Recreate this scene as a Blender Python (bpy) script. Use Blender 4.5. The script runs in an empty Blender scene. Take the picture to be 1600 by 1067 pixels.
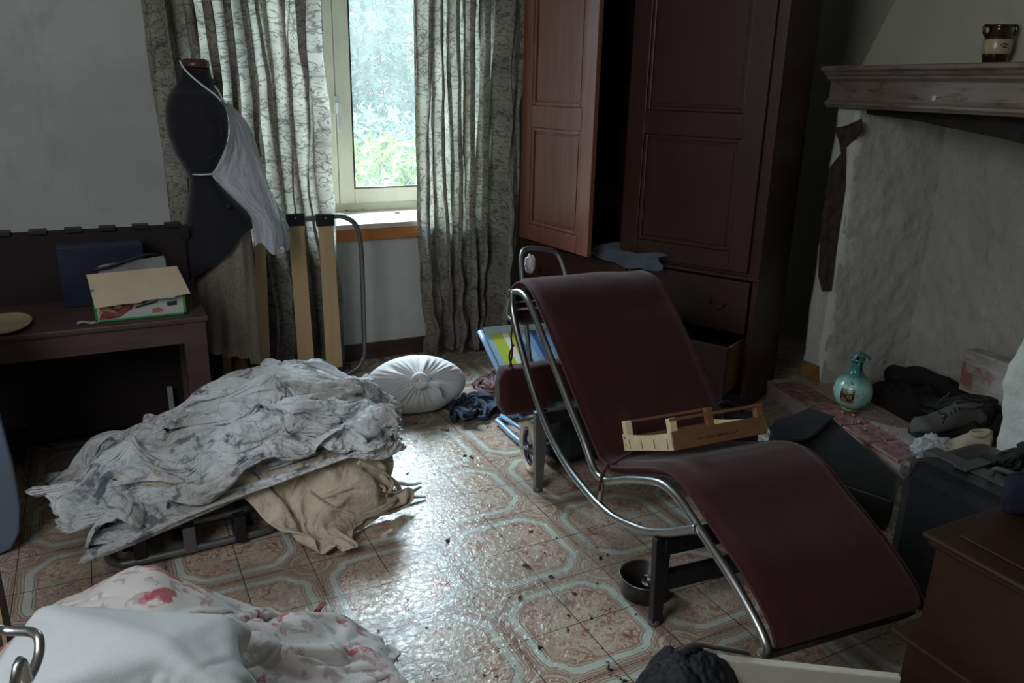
import bpy, bmesh, math, random, zlib, base64, struct
from mathutils import Vector, Matrix, noise
V = Vector
R_ = math.radians
SC = bpy.context.scene
COL = SC.collection

# ---------------------------------------------------------------- camera
FPX, YAW, PITCH, ROLL, CAMH = 1250.0, 0.4775, 0.3115, 0.0225, 1.417
_f = V((math.sin(YAW)*math.cos(PITCH), math.cos(YAW)*math.cos(PITCH), -math.sin(PITCH)))
_r0 = V((math.cos(YAW), -math.sin(YAW), 0)); _u0 = _r0.cross(_f)
CR = math.cos(ROLL)*_r0 + math.sin(ROLL)*_u0
CU = -math.sin(ROLL)*_r0 + math.cos(ROLL)*_u0
CF = _f
CAM = V((0, 0, CAMH))
cd = bpy.data.cameras.new('camera'); cam = bpy.data.objects.new('camera', cd); COL.objects.link(cam)
cd.sensor_width = 36; cd.lens = FPX/1600*36; cd.clip_start = .02; cd.clip_end = 200
cam.matrix_world = Matrix(((CR.x, CU.x, -CF.x, CAM.x), (CR.y, CU.y, -CF.y, CAM.y), (CR.z, CU.z, -CF.z, CAM.z), (0, 0, 0, 1)))
SC.camera = cam

# ---------------------------------------------------------------- light
w = bpy.data.worlds.new('world'); SC.world = w; w.use_nodes = True
bg = w.node_tree.nodes['Background']; bg.inputs[0].default_value = (.80, .90, 1.0, 1); bg.inputs[1].default_value = .60

def area(name, loc, target, size, energy, color, size_y=None):
    l = bpy.data.lights.new(name, 'AREA'); l.energy = energy; l.color = color
    l.shape = 'RECTANGLE'; l.size = size; l.size_y = size_y or size
    o = bpy.data.objects.new(name, l); COL.objects.link(o); o.location = loc
    o.rotation_euler = (V(target)-V(loc)).to_track_quat('-Z', 'Y').to_euler()
    return o
area('window_daylight', (.85, 6.2, 3.35), (1.2, 3.4, .8), 3.8, 1300, (.82, .92, 1.0), 2.0)
area('side_fill_light', (-1.15, .6, 2.0), (1.6, 2.4, .6), 1.1, 23, (.95, .97, 1.0), 1.3)  # added fill lamp inside the room, no window on this side
SC.view_settings.view_transform = 'Standard'; SC.view_settings.look = 'None'
SC.view_settings.exposure = 0.55; SC.view_settings.gamma = 1.0; SC.view_settings.use_curve_mapping = False
SC.cycles.max_bounces = 8; SC.cycles.transparent_max_bounces = 12; SC.cycles.use_denoising = True
SC.cycles.sample_clamp_indirect = 6; SC.cycles.caustics_reflective = False; SC.cycles.caustics_refractive = False

# ---------------------------------------------------------------- helpers
def ray(u, v): return CF + CR*((u-800)/FPX) - CU*((v-533.5)/FPX)
def at_z(u, v, z=0.0): d = ray(u, v); return CAM + d*((z-CAMH)/d.z)
def at_y(u, v, y): d = ray(u, v); return CAM + d*(y/d.y)
def at_plane(u, v, p, n): d = ray(u, v); n = V(n); return CAM + d*((V(p)-CAM).dot(n)/d.dot(n))
def sr(h):
    h = h.lstrip('#'); c = [int(h[i:i+2], 16)/255 for i in (0, 2, 4)]
    return tuple(x/12.92 if x <= .04045 else ((x+.055)/1.055)**2.4 for x in c)+(1,)
def smooth(a, b, x):
    t = max(0., min(1., (x-a)/(b-a))); return t*t*(3-2*t)
def nz(x, y, z=0, o=4): return noise.fractal(V((x, y, z)), 1.0, 2.0, o)
def catmull(pts, k=8, closed=False):
    P = [V(p) for p in pts]; n = len(P); out = []
    rng = range(n) if closed else range(n-1)
    for i in rng:
        if closed: a, b, c, d = P[(i-1) % n], P[i], P[(i+1) % n], P[(i+2) % n]
        else: a, b, c, d = P[max(i-1, 0)], P[i], P[i+1], P[min(i+2, n-1)]
        for j in range(k):
            t = j/k
            out.append(.5*((2*b)+(c-a)*t+(2*a-5*b+4*c-d)*t*t+(3*b-a-3*c+d)*t**3))
    if not closed: out.append(P[-1])
    return out

class MB:
    def __init__(s): s.v = []; s.f = []; s.sm = []; s.uv = {}
    def add(s, vs, fs, smooth_=False):
        o = len(s.v); s.v += [V(v) for v in vs]
        for f in fs: s.f.append(tuple(i+o for i in f)); s.sm.append(smooth_)
        return s
    def hexa(s, c):  # 8 corners: bottom ring 0-3, top ring 4-7
        return s.add(c, [(3, 2, 1, 0), (4, 5, 6, 7), (0, 1, 5, 4), (1, 2, 6, 5), (2, 3, 7, 6), (3, 0, 4, 7)])
    def box(s, a, b):
        x0, y0, z0 = a; x1, y1, z1 = b
        return s.hexa([(x0, y0, z0), (x1, y0, z0), (x1, y1, z0), (x0, y1, z0), (x0, y0, z1), (x1, y0, z1), (x1, y1, z1), (x0, y1, z1)])
    def obox(s, o, ex, ey, ez):  # corner + three edge vectors
        o, ex, ey, ez = V(o), V(ex), V(ey), V(ez)
        return s.hexa([o, o+ex, o+ex+ey, o+ey, o+ez, o+ex+ez, o+ex+ey+ez, o+ey+ez])
    def bar(s, a, b, wd, th, up=(0, 0, 1)):
        a, b = V(a), V(b); d = (b-a).normalized(); x = d.cross(V(up)).normalized(); y = x.cross(d).normalized()
        return s.obox(a-x*wd/2-y*th/2, x*wd, y*th, b-a)
    def tube(s, pts, r, n=10, closed=False, caps=True, flat=1.0):
        P = [V(p) for p in pts]; m = len(P); T = []
        for i in range(m):
            a = P[(i-1) % m] if (closed or i > 0) else P[0]; b = P[(i+1) % m] if (closed or i < m-1) else P[-1]
            T.append((b-a).normalized())
        ref = V((0, 0, 1)) if abs(T[0].z) < .9 else V((1, 0, 0))
        X = T[0].cross(ref).normalized(); rings = []
        for i in range(m):
            if i: 
                q = T[i-1].rotation_difference(T[i]); X = (q @ X).normalized()
            Y = T[i].cross(X)
            rr = r(i/(m-1)) if callable(r) else (r[i] if isinstance(r, (list, tuple)) else r)
            rings.append([P[i]+X*math.cos(k*2*math.pi/n)*rr+Y*math.sin(k*2*math.pi/n)*rr*flat for k in range(n)])
        return s.loft(rings, closed_path=closed, caps=caps and not closed)
    def loft(s, rings, closed_path=False, caps=True, open_ring=False):
        n = len(rings[0]); m = len(rings); vs = [v for r in rings for v in r]; fs = []
        for i in range(m if closed_path else m-1):
            j = (i+1) % m
            for k in range(n-1 if open_ring else n):
                l = (k+1) % n; fs.append((i*n+k, i*n+l, j*n+l, j*n+k))
        s.add(vs, fs, True)
        if caps and not open_ring:
            o = len(s.v)-len(vs)
            s.f.append(tuple(o+k for k in reversed(range(n)))); s.sm.append(False)
            s.f.append(tuple(o+(m-1)*n+k for k in range(n))); s.sm.append(False)
        return s
    def lathe(s, prof, c, n=32, axis=(0, 0, 1), xs=1, ys=1, caps=True):
        c = V(c); ax = V(axis).normalized(); a = ax.cross(V((0, 1, 0)) if abs(ax.y) < .9 else V((1, 0, 0))).normalized(); b = ax.cross(a)
        rings = [[c+ax*z+a*math.cos(k*2*math.pi/n)*r*xs+b*math.sin(k*2*math.pi/n)*r*ys for k in range(n)] for r, z in prof]
        return s.loft(rings, caps=caps)
    def prism(s, pts, d):  # planar outline extruded along d
        P = [V(p) for p in pts]; d = V(d); n = len(P)
        s.add(P+[p+d for p in P], [tuple(reversed(range(n))), tuple(range(n, 2*n))]+[(i, (i+1) % n, n+(i+1) % n, n+i) for i in range(n)])
        return s
    def grid(s, fn, nu, nv, closed_u=False):
        vs = [fn(i/(nu if closed_u else nu-1), j/(nv-1)) for j in range(nv) for i in range(nu)]
        fs = [(j*nu+i, j*nu+(i+1) % nu, (j+1)*nu+(i+1) % nu, (j+1)*nu+i) for j in range(nv-1) for i in range(nu if closed_u else nu-1)]
        return s.add(vs, fs, True)
    def build(s, name, mat, parent=None, bevel=0, thick=0, sub=0, uvgrid=None):
        root = parent
        while root is not None and root.parent is not None: root = root.parent
        if root is not None: off = V(root.location)
        else:
            xs = [v.x for v in s.v]; ys = [v.y for v in s.v]; zs = [v.z for v in s.v]
            off = V(((min(xs)+max(xs))/2, (min(ys)+max(ys))/2, min(zs)))
        me = bpy.data.meshes.new(name); me.from_pydata([v-off for v in s.v], [], s.f)
        bm = bmesh.new(); bm.from_mesh(me); bmesh.ops.recalc_face_normals(bm, faces=bm.faces) if not uvgrid else None; bm.to_mesh(me); bm.free()
        me.polygons.foreach_set('use_smooth', s.sm)
        if uvgrid:
            nu, nv = uvgrid; uvl = me.uv_layers.new(name='UVMap')
            for lp in me.loops:
                i = lp.vertex_index % nu; j = lp.vertex_index//nu
                uvl.data[lp.index].uv = (i/(nu-1), j/(nv-1))
        me.materials.append(mat); me.update()
        o = bpy.data.objects.new(name, me); COL.objects.link(o)
        if parent is None: o.location = off
        else: o.parent = parent
        if thick:
            m = o.modifiers.new('t', 'SOLIDIFY'); m.thickness = thick; m.offset = 0
        if bevel:
            m = o.modifiers.new('b', 'BEVEL'); m.width = bevel; m.segments = 2; m.limit_method = 'ANGLE'; m.angle_limit = R_(50)
        if sub:
            m = o.modifiers.new('s', 'SUBSURF'); m.levels = sub; m.render_levels = sub
        return o

def tag(o, label, cat, group=None, kind=None):
    o['label'] = label; o['category'] = cat
    if group: o['group'] = group
    if kind: o['kind'] = kind
    return o
def thing(name, label, cat, loc, group=None):
    o = bpy.data.objects.new(name, None); COL.objects.link(o); o.location = loc; o.empty_display_size = .05
    return tag(o, label, cat, group)
def struct_(name, mb, mat, parent=None, **k):
    o = mb.build(name, mat, parent, **k)
    if parent is None: o['kind'] = 'structure'
    return o

# ---------------------------------------------------------------- materials
class NT:
    def __init__(s, name):
        s.m = bpy.data.materials.new(name); s.m.use_nodes = True; s.t = s.m.node_tree
        s.b = s.t.nodes['Principled BSDF']; s.out = s.t.nodes['Material Output']
        s.tc = s.t.nodes.new('ShaderNodeTexCoord')
    def n(s, typ, **k):
        x = s.t.nodes.new(typ)
        for a, b in k.items(): setattr(x, a, b)
        return x
    def l(s, a, b): s.t.links.new(a, b)
    def put(s, sock, v):
        if hasattr(v, 'is_output') or isinstance(v, bpy.types.NodeSocket): s.l(v, sock)
        else: sock.default_value = v
    def math(s, op, *a):
        x = s.n('ShaderNodeMath', operation=op)
        for i, v in enumerate(a): s.put(x.inputs[i], v)
        return x.outputs[0]
    def pos(s): return s.n('ShaderNodeNewGeometry').outputs['Position']
    def mapping(s, vec, scale=(1, 1, 1), rot=(0, 0, 0), loc=(0, 0, 0)):
        x = s.n('ShaderNodeMapping'); s.l(vec, x.inputs[0]); x.inputs['Scale'].default_value = scale
        x.inputs['Rotation'].default_value = rot; x.inputs['Location'].default_value = loc; return x.outputs[0]
    def noise(s, vec, scale, detail=4, rough=.55, dist=0):
        x = s.n('ShaderNodeTexNoise'); s.l(vec, x.inputs['Vector']); x.inputs['Scale'].default_value = scale
        x.inputs['Detail'].default_value = detail; x.inputs['Roughness'].default_value = rough; x.inputs['Distortion'].default_value = dist
        return x.outputs['Fac']
    def ramp(s, fac, stops, interp='LINEAR'):
        x = s.n('ShaderNodeValToRGB'); s.put(x.inputs[0], fac); r = x.color_ramp; r.interpolation = interp
        while len(r.elements) > 1: r.elements.remove(r.elements[-1])
        r.elements[0].position = stops[0][0]; r.elements[0].color = stops[0][1] if len(stops[0][1]) == 4 else (*stops[0][1], 1)
        for p, c in stops[1:]:
            e = r.elements.new(p); e.color = c if len(c) == 4 else (*c, 1)
        return x.outputs[0]
    def mix(s, f, a, b, mode='MIX'):
        x = s.n('ShaderNodeMix', data_type='RGBA', blend_type=mode); s.put(x.inputs[0], f); s.put(x.inputs[6], a); s.put(x.inputs[7], b)
        return x.outputs[2]
    def bump(s, h, strength=.3, dist=.01):
        x = s.n('ShaderNodeBump'); s.l(h, x.inputs['Height']); x.inputs['Strength'].default_value = strength; x.inputs['Distance'].default_value = dist
        s.l(x.outputs[0], s.b.inputs['Normal']); return x.outputs[0]
    def set(s, **k):
        for a, v in k.items(): s.put(s.b.inputs[a.replace('_', ' ')], v)
        return s

def simple(name, col, rough=.6, metal=0, var=.15, scale=8, bump=0, bscale=60, spec=.5, sheen=0, stretch=(1, 1, 1), **k):
    t = NT(name); c = sr(col) if isinstance(col, str) else col
    p = t.mapping(t.tc.outputs['Object'], scale=stretch)
    f = t.noise(p, scale, 5)
    lo = tuple(x*(1-var*1.6) for x in c[:3])+(1,); hi = tuple(min(1, x*(1+var)) for x in c[:3])+(1,)
    t.set(Base_Color=t.ramp(f, [(.3, lo), (.7, hi)]), Roughness=rough, Metallic=metal)
    t.b.inputs['Specular IOR Level'].default_value = spec
    if sheen: t.b.inputs['Sheen Weight'].default_value = sheen; t.b.inputs['Sheen Roughness'].default_value = .4
    if bump: t.bump(t.noise(p, bscale, 3), bump, .005)
    return t.m

def dusty(name, col, dust, rough=.5, amt=.5, scale=5, bump=.1, bscale=80, spec=.5, metal=0):
    t = NT(name); p = t.tc.outputs['Object']
    f = t.ramp(t.noise(p, scale, 8, .65), [(.45, (0, 0, 0, 1)), (.8, (amt, amt, amt, 1))])
    t.set(Base_Color=t.mix(f, sr(col), sr(dust)), Roughness=rough, Metallic=metal); t.b.inputs['Specular IOR Level'].default_value = spec
    t.bump(t.noise(p, bscale, 4), bump, .004); return t.m

def wood(name, dark, light, rough=.35, axis='Z', scale=1.0, bump=.08, spec=.5):
    t = NT(name)
    st = {'Z': (9, 9, .6), 'X': (.6, 9, 9), 'Y': (9, .6, 9)}[axis]
    p = t.mapping(t.tc.outputs['Object'], scale=tuple(a*scale for a in st))
    g = t.noise(p, 3.2, 8, .62, .8); g2 = t.noise(t.tc.outputs['Object'], 2.5, 3)
    c = t.ramp(g, [(.28, sr(dark)), (.72, sr(light))])
    c = t.mix(.35, c, t.mix(g2, sr(dark), sr(light)))
    t.set(Base_Color=c, Roughness=t.math('ADD', rough, t.math('MULTIPLY', g2, .15)))
    t.b.inputs['Specular IOR Level'].default_value = spec
    t.bump(g, bump, .004); return t.m

def m_floor():
    t = NT('patterned_tile'); P = t.pos(); S = t.n('ShaderNodeSeparateXYZ'); t.l(P, S.inputs[0]); X, Y = S.outputs[0], S.outputs[1]
    def cell(c, o, size):  # 0..1 tri distance from cell centre
        a = t.math('DIVIDE', t.math('SUBTRACT', c, o), size)
        fr = t.math('FRACT', a); return t.math('ABSOLUTE', t.math('SUBTRACT', t.math('MULTIPLY', fr, 2.0), 1.0))
    wob = t.noise(P, 22, 2); wv = t.math('MULTIPLY', t.math('SUBTRACT', wob, .5), .07)
    a = cell(X, .843, .4); b = cell(Y, 1.769, .4)
    a2 = t.math('ADD', a, wv); b2 = t.math('ADD', b, wv)
    D1 = t.math('SUBTRACT', 1.0, t.math('MAXIMUM', a2, b2))
    def circ(cx, cy, r):
        dx = t.math('SUBTRACT', a2, cx); dy = t.math('SUBTRACT', b2, cy)
        return t.math('SUBTRACT', t.math('SQRT', t.math('ADD', t.math('MULTIPLY', dx, dx), t.math('MULTIPLY', dy, dy))), r)
    D = t.math('MINIMUM', D1, circ(1, 1, .30))
    D = t.math('MINIMUM', D, t.math('MINIMUM', circ(1, .62, .05), circ(.62, 1, .05)))
    base, brn, band, line = sr('#c3b9a8'), sr('#96786a'), sr('#c9cdc3'), sr('#68736d')
    stops = [(.0, base), (.03, brn), (.052, sr('#a98a76')), (.062, base), (.085, sr('#8f6a5e')), (.10, base), (.118, base), (.125, sr('#6c5f54')), (.14, band),
             (.235, band), (.245, line), (.262, sr('#c9c3b2')), (.285, sr('#a57c70')), (.33, sr('#a98478'))]
    fr = t.ramp(D, stops)
    vein = t.noise(P, 30, 6, .6, 1.6); blotch = t.noise(P, 11, 3, .5)
    marb = t.ramp(vein, [(.38, sr('#8a5248')), (.46, sr('#b07d6e')), (.52, sr('#e0d3bd')), (.56, sr('#a78473')), (.66, sr('#c9b6a2'))])
    marb = t.mix(t.ramp(blotch, [(.35, (0, 0, 0, 1)), (.65, (.65,)*3+(1,))]), marb, sr('#c4bfac'))
    inner = t.math('GREATER_THAN', D, .30)
    col = t.mix(inner, fr, marb)
    rr_ = circ(1, 1, 0.0); rose = t.math('LESS_THAN', rr_, .285)
    rc = t.ramp(rr_, [(0, sr('#b79c8b')), (.16, sr('#a78a7a')), (.175, sr('#8a675a')), (.185, sr('#c8bdaa')), (.21, sr('#94705f')), (.222, sr('#c8bdaa')), (.25, sr('#8f6a5e')), (.262, sr('#c3b9a8')), (.285, sr('#c3b9a8'))])
    rc = t.mix(t.math('LESS_THAN', rr_, .16), rc, marb)
    col = t.mix(rose, col, rc)
    for cx_, cy_ in ((1, .62), (.62, 1)):
        r3 = circ(cx_, cy_, 0.0)
        c3 = t.ramp(r3, [(0, sr('#9c8f80')), (.03, sr('#c8bdaa')), (.05, sr('#94705f')), (.06, sr('#c8bdaa')), (.085, sr('#94705f')), (.1, sr('#c8bdaa'))])
        col = t.mix(t.math('LESS_THAN', r3, .105), col, c3)
    ring = t.ramp(t.math('ABSOLUTE', circ(0, 0, .36)), [(0, (.6,)*3+(1,)), (.02, (0, 0, 0, 1))])
    col = t.mix(ring, col, sr('#d9cdb9'))
    # grime
    gr = t.ramp(t.noise(P, 2.6, 8, .7), [(.42, (0, 0, 0, 1)), (.72, (.75,)*3+(1,))])
    col = t.mix(gr, col, sr('#6b635a'))
    g2 = t.ramp(t.noise(P, 70, 4, .7), [(.62, (0, 0, 0, 1)), (.74, (.7,)*3+(1,))])
    col = t.mix(g2, col, sr('#4a4039'))
    # grout every .2
    ga = t.math('SUBTRACT', 1.0, t.math('MAXIMUM', cell(X, .843, .2), cell(Y, 1.769, .2)))
    gm = t.math('LESS_THAN', ga, .015)
    col = t.mix(gm, col, sr('#48423a'))
    h = t.math('SUBTRACT', t.math('ADD', t.math('MULTIPLY', t.noise(P, 48, 5, .6, .8), 1.1), t.math('MULTIPLY', D, .25)), t.math('MULTIPLY', gm, .6))
    t.set(Base_Color=col, Roughness=t.math('ADD', .16, t.math('MULTIPLY', gr, .4)))
    t.b.inputs['Specular IOR Level'].default_value = .6
    t.bump(h, .6, .004); return t.m

def m_plaster(name, c1, c2, stain, bump=.35, bs=9, amt=.5):
    t = NT(name); P = t.pos()
    c = t.ramp(t.noise(P, 1.7, 7, .6), [(.3, sr(c1)), (.7, sr(c2))])
    s_ = t.ramp(t.noise(t.mapping(P, (1, 1, .5)), 4.5, 9, .72), [(.55, (0, 0, 0, 1)), (.78, (amt,)*3+(1,))])
    c = t.mix(s_, c, sr(stain))
    t.set(Base_Color=c, Roughness=.85); t.b.inputs['Specular IOR Level'].default_value = .25
    t.bump(t.math('ADD', t.noise(P, bs, 6, .6), t.math('MULTIPLY', t.noise(P, 55, 3), .25)), bump, .02); return t.m

def m_curtain():
    t = NT('paisley_curtain'); uv = t.tc.outputs['UV']; P = t.mapping(uv, (15, 22, 1))
    base = t.ramp(t.noise(P, .6, 3), [(.35, sr('#8f8d84')), (.65, sr('#b4b2a6'))])
    wv = t.n('ShaderNodeTexWave', wave_type='RINGS', rings_direction='SPHERICAL'); 
    vor = t.n('ShaderNodeTexVoronoi'); t.l(P, vor.inputs['Vector']); vor.inputs['Scale'].default_value = .42
    d = vor.outputs['Distance']
    dd = t.math('ADD', t.math('MULTIPLY', d, 13.0), t.math('MULTIPLY', t.noise(P, .9, 3), 11.0))
    ln = t.math('ABSOLUTE', t.math('SINE', dd))
    lines = t.ramp(ln, [(.0, (1, 1, 1, 1)), (.26, (.0, 0, 0, 1))])
    sc_ = t.noise(P, 2.2, 3, .5, 1.8); l2 = t.ramp(t.math('ABSOLUTE', t.math('SUBTRACT', sc_, .5)), [(0, (1, 1, 1, 1)), (.035, (0, 0, 0, 1))])
    msk = t.math('MULTIPLY', t.math('MAXIMUM', lines, l2), .8)
    c = t.mix(msk, base, sr('#3c3633'))
    sp = t.n('ShaderNodeSeparateXYZ'); t.l(uv, sp.inputs[0])
    dirt = t.math('MULTIPLY', t.ramp(sp.outputs[1], [(.0, (1, 1, 1, 1)), (.3, (.0, 0, 0, 1))]), t.noise(P, .5, 4))
    c = t.mix(dirt, c, sr('#5b4644'))
    t.set(Base_Color=c, Roughness=.75); t.b.inputs['Specular IOR Level'].default_value = .35
    tr = t.n('ShaderNodeBsdfTranslucent'); t.l(c, tr.inputs[0])
    mx = t.n('ShaderNodeMixShader'); mx.inputs[0].default_value = .35
    t.l(t.b.outputs[0], mx.inputs[1]); t.l(tr.outputs[0], mx.inputs[2]); t.l(mx.outputs[0], t.out.inputs[0]); return t.m

def m_cloth(name, c1, c2, patt=None, pscale=9, pamt=.8, lo=.56, hi=.62, dirt=None, damt=.5, trans=.0, bscale=150, bump=.15, second=None, crease=0):
    t = NT(name); P = t.tc.outputs['Object']
    c = t.ramp(t.noise(P, 3, 5), [(.3, sr(c1)), (.7, sr(c2))])
    if patt:
        m = t.ramp(t.noise(P, pscale, 5, .62, .6), [(lo, (0, 0, 0, 1)), (hi, (pamt,)*3+(1,))])
        c = t.mix(m, c, sr(patt))
    if second:
        m = t.ramp(t.noise(t.mapping(P, loc=(7, 3, 1)), second[1], 4, .55, .4), [(second[2], (0, 0, 0, 1)), (second[2]+.05, (.85,)*3+(1,))])
        c = t.mix(m, c, sr(second[0]))
    if dirt:
        m = t.ramp(t.noise(t.mapping(P, loc=(3, 1, 7)), 2.4, 8, .7), [(.45, (0, 0, 0, 1)), (.7, (damt,)*3+(1,))]); c = t.mix(m, c, sr(dirt))
    t.set(Base_Color=c, Roughness=.85); t.b.inputs['Specular IOR Level'].default_value = .2
    t.b.inputs['Sheen Weight'].default_value = .15
    if crease:
        r1 = t.math('ABSOLUTE', t.math('SUBTRACT', t.noise(P, 7, 3, .5, 1.2), .5)); r2 = t.math('ABSOLUTE', t.math('SUBTRACT', t.noise(t.mapping(P, loc=(4, 4, 2)), 17, 3, .5, .8), .5))
        t.bump(t.math('ADD', t.math('MULTIPLY', r1, 6.0), t.math('MULTIPLY', r2, 2.5)), crease, .012)
    else: t.bump(t.noise(P, bscale, 3), bump, .002)
    if trans:
        tr = t.n('ShaderNodeBsdfTranslucent'); t.l(c, tr.inputs[0]); mx = t.n('ShaderNodeMixShader'); mx.inputs[0].default_value = trans
        t.l(t.b.outputs[0], mx.inputs[1]); t.l(tr.outputs[0], mx.inputs[2]); t.l(mx.outputs[0], t.out.inputs[0])
    return t.m

def m_glass(name, tint=(.92, .97, .98), haze=.1):
    t = NT(name); tr = t.n('ShaderNodeBsdfTransparent'); tr.inputs[0].default_value = (*tint, 1)
    gl = t.n('ShaderNodeBsdfGlossy'); gl.inputs['Roughness'].default_value = .05
    df = t.n('ShaderNodeBsdfTranslucent'); df.inputs[0].default_value = (.85, .92, .95, 1)
    a = t.n('ShaderNodeMixShader'); a.inputs[0].default_value = .05; t.l(tr.outputs[0], a.inputs[1]); t.l(gl.outputs[0], a.inputs[2])
    b = t.n('ShaderNodeMixShader'); f = t.math('MULTIPLY', t.noise(t.mapping(t.tc.outputs['Object'], (1, 1, .3)), 9, 7, .7), haze*2)
    t.l(f, b.inputs[0]); t.l(a.outputs[0], b.inputs[1]); t.l(df.outputs[0], b.inputs[2]); t.l(b.outputs[0], t.out.inputs[0]); return t.m

M = dict(
 floor=m_floor(),
 wall=m_plaster('grey_plaster', '#a9ada9', '#bfc3bf', '#686965', .25, 6, .45),
 hoodp=m_plaster('hood_plaster', '#a5a396', '#b5b2a6', '#7d7970', .15, 8, .3),
 firep=m_plaster('firebox_plaster', '#a8a8a2', '#bcbbb4', '#6a665f', .8, 9, .45),
 jamb=m_plaster('white_jamb_plaster', '#b9bbb6', '#d3d5d0', '#6b4a42', .6, 8, .8),
 hearth=m_plaster('dusty_hearth', '#8f857d', '#a79c94', '#755050', .6, 20, .8),
 ash=m_plaster('ash_dark', '#221e1c', '#34302d', '#0c0a0a', .9, 20, .8),
 ceil=simple('ceiling_paint', '#b9bbb6', .9),
 base=wood('dark_baseboard', '#2a1c18', '#4a342c', .5, 'X'),
 frame=simple('cream_window_paint', '#d2d0bf', .4, var=.05, spec=.4),
 sillstone=dusty('pale_sill', '#c6bcae', '#7d6a58', .6, .6, 14),
 orange=wood('orange_sill_wood', '#9a5a2c', '#c07c46', .45, 'X'),
 glass=m_glass('dirty_glass', haze=.02),
 curtain=m_curtain(),
 door=wood('lit_mahogany', '#5e3528', '#87584a', .25, 'Z', 1, .05),  # paler copy of the mahogany, window light on the left door painted in
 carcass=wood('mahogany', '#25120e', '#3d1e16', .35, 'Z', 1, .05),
 doorin=simple('dark_inside', '#170e0b', .8),
 black=simple('black_fabric', '#15161d', .9, var=.3, sheen=.3, bump=.1, bscale=200),
 blackm=simple('black_metal', '#17171b', .45, var=.3, spec=.5),
 chrome=dusty('worn_chrome', '#b0b3b2', '#7c7770', .34, .5, 12, .05, metal=1),
 zinc=dusty('grey_metal', '#77797a', '#55514d', .45, .6, 12, .1, metal=.7),
 burg=m_cloth('burgundy_cloth', '#331315', '#3f191b', '#6a4446', 5, .3, .55, .75, bscale=220, bump=.12),
 burgd=m_cloth('burgundy_piping', '#451a20', '#502228', bscale=200),
 crate=wood('crate_wood', '#6b4a35', '#876446', .75, 'X', 1.4, .2, .2),
 cratep=wood('pale_crate_wood', '#cdbb92', '#e6d9b6', .8, 'X', 1.4, .5, .2),
 slat=wood('beige_slat', '#a8906c', '#bea57f', .6, 'Z', .5, .02, .2),
 desk=wood('old_walnut', '#3a2b28', '#574440', .5, 'X', 1, .08),
 deskd=wood('dark_board', '#181211', '#261d1b', .6, 'X', 1, .08, .3),
 cab=wood('chest_wood', '#281810', '#382214', .42, 'X', .8, .05),
 apron=m_cloth('apron_cotton', '#b9bdc6', '#ccd0d8', trans=.12, crease=.3),
 skirt=m_cloth('speckled_skirt', '#847a70', '#a1968a', '#443d39', 260, .7, .50, .58),
 sheet1=m_cloth('floral_sheet', '#d6dce1', '#eaeef0', '#5c646e', 11, .85, .54, .62, '#776d5e', .85, crease=.6),
 sheet2=m_cloth('cream_sheet', '#c0b49e', '#d8cdb8', '#7c6c58', 12, .35, .58, .7, '#6e5f4d', .6, crease=.4),
 sack=m_cloth('sack_cotton', '#c8c9cb', '#dcdcdc', dirt='#a59b90', damt=.35),
 quilt=m_cloth('rose_quilt', '#c6c2c0', '#dcd8d5', '#7a6060', 22, .5, .54, .60, None, 0, second=('#a52840', 11, .575)),
 white=m_cloth('white_towelling', '#c3cbcf', '#d8dedf', bscale=260, bump=.4),
 navy=m_cloth('navy_cloth', '#232a3c', '#333d54', dirt='#1b1a20', damt=.6),
 mauve=m_cloth('mauve_cloth', '#6d5457', '#84686a'),
 greycloth=m_cloth('bluish_grey_cloth', '#4e5562', '#626b79'),
 rubber=dusty('cream_tyre', '#cfc5b2', '#8b7f70', .7, .6, 9),
 purple=simple('purple_plastic', '#2c2450', .4, var=.2),
 bluetube=dusty('blue_tube', '#7fa0c0', '#5a6a78', .35, .4, 10),
 lacq=dusty('black_leather', '#1d2024', '#4a4c4d', .45, .55, 4, .25, 200),
 caseb=dusty('black_case', '#181c20', '#3a3c3e', .22, .4, 5, .25, 260, .6),
 casegrey=dusty('case_band', '#4c4d4c', '#2b2b2b', .4, .5, 9),
 suede=dusty('grey_suede', '#4b4a45', '#6f6c64', .9, .5, 10, .2),
 suedeb=dusty('black_suede', '#101012', '#2a2a2b', .8, .4, 10, .2),
 beige=dusty('beige_canvas', '#9c927f', '#6f675a', .9, .5, 10),
 brownj=simple('brown_glaze', '#2e1210', .18, var=.25, spec=.7),
 creamj=simple('cream_glaze', '#a79f80', .25, var=.08),
 pan=dusty('dark_enamel', '#1a1716', '#5d4c3c', .35, .6, 6, .1),
 bluepl=dusty('blue_plastic', '#16264e', '#34476e', .2, .4, 4, .05),
 navyhat=simple('navy_felt', '#101428', .9, var=.3),
 card=simple('pale_card', '#b6a990', .7, var=.06),
 cardk=simple('white_card', '#aeb4b0', .6, var=.06),
 green=simple('green_card', '#2f8a4a', .6),
 whitepanel=dusty('white_laminate', '#b3b1a9', '#8d8a80', .35, .4, 3, .02),
 whitepl=simple('white_plastic', '#c9cccc', .4),
 leather=simple('tan_leather', '#6b4a36', .5),
 bluedark=simple('dark_blue_box', '#0c1434', .5, var=.2),
)
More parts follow.
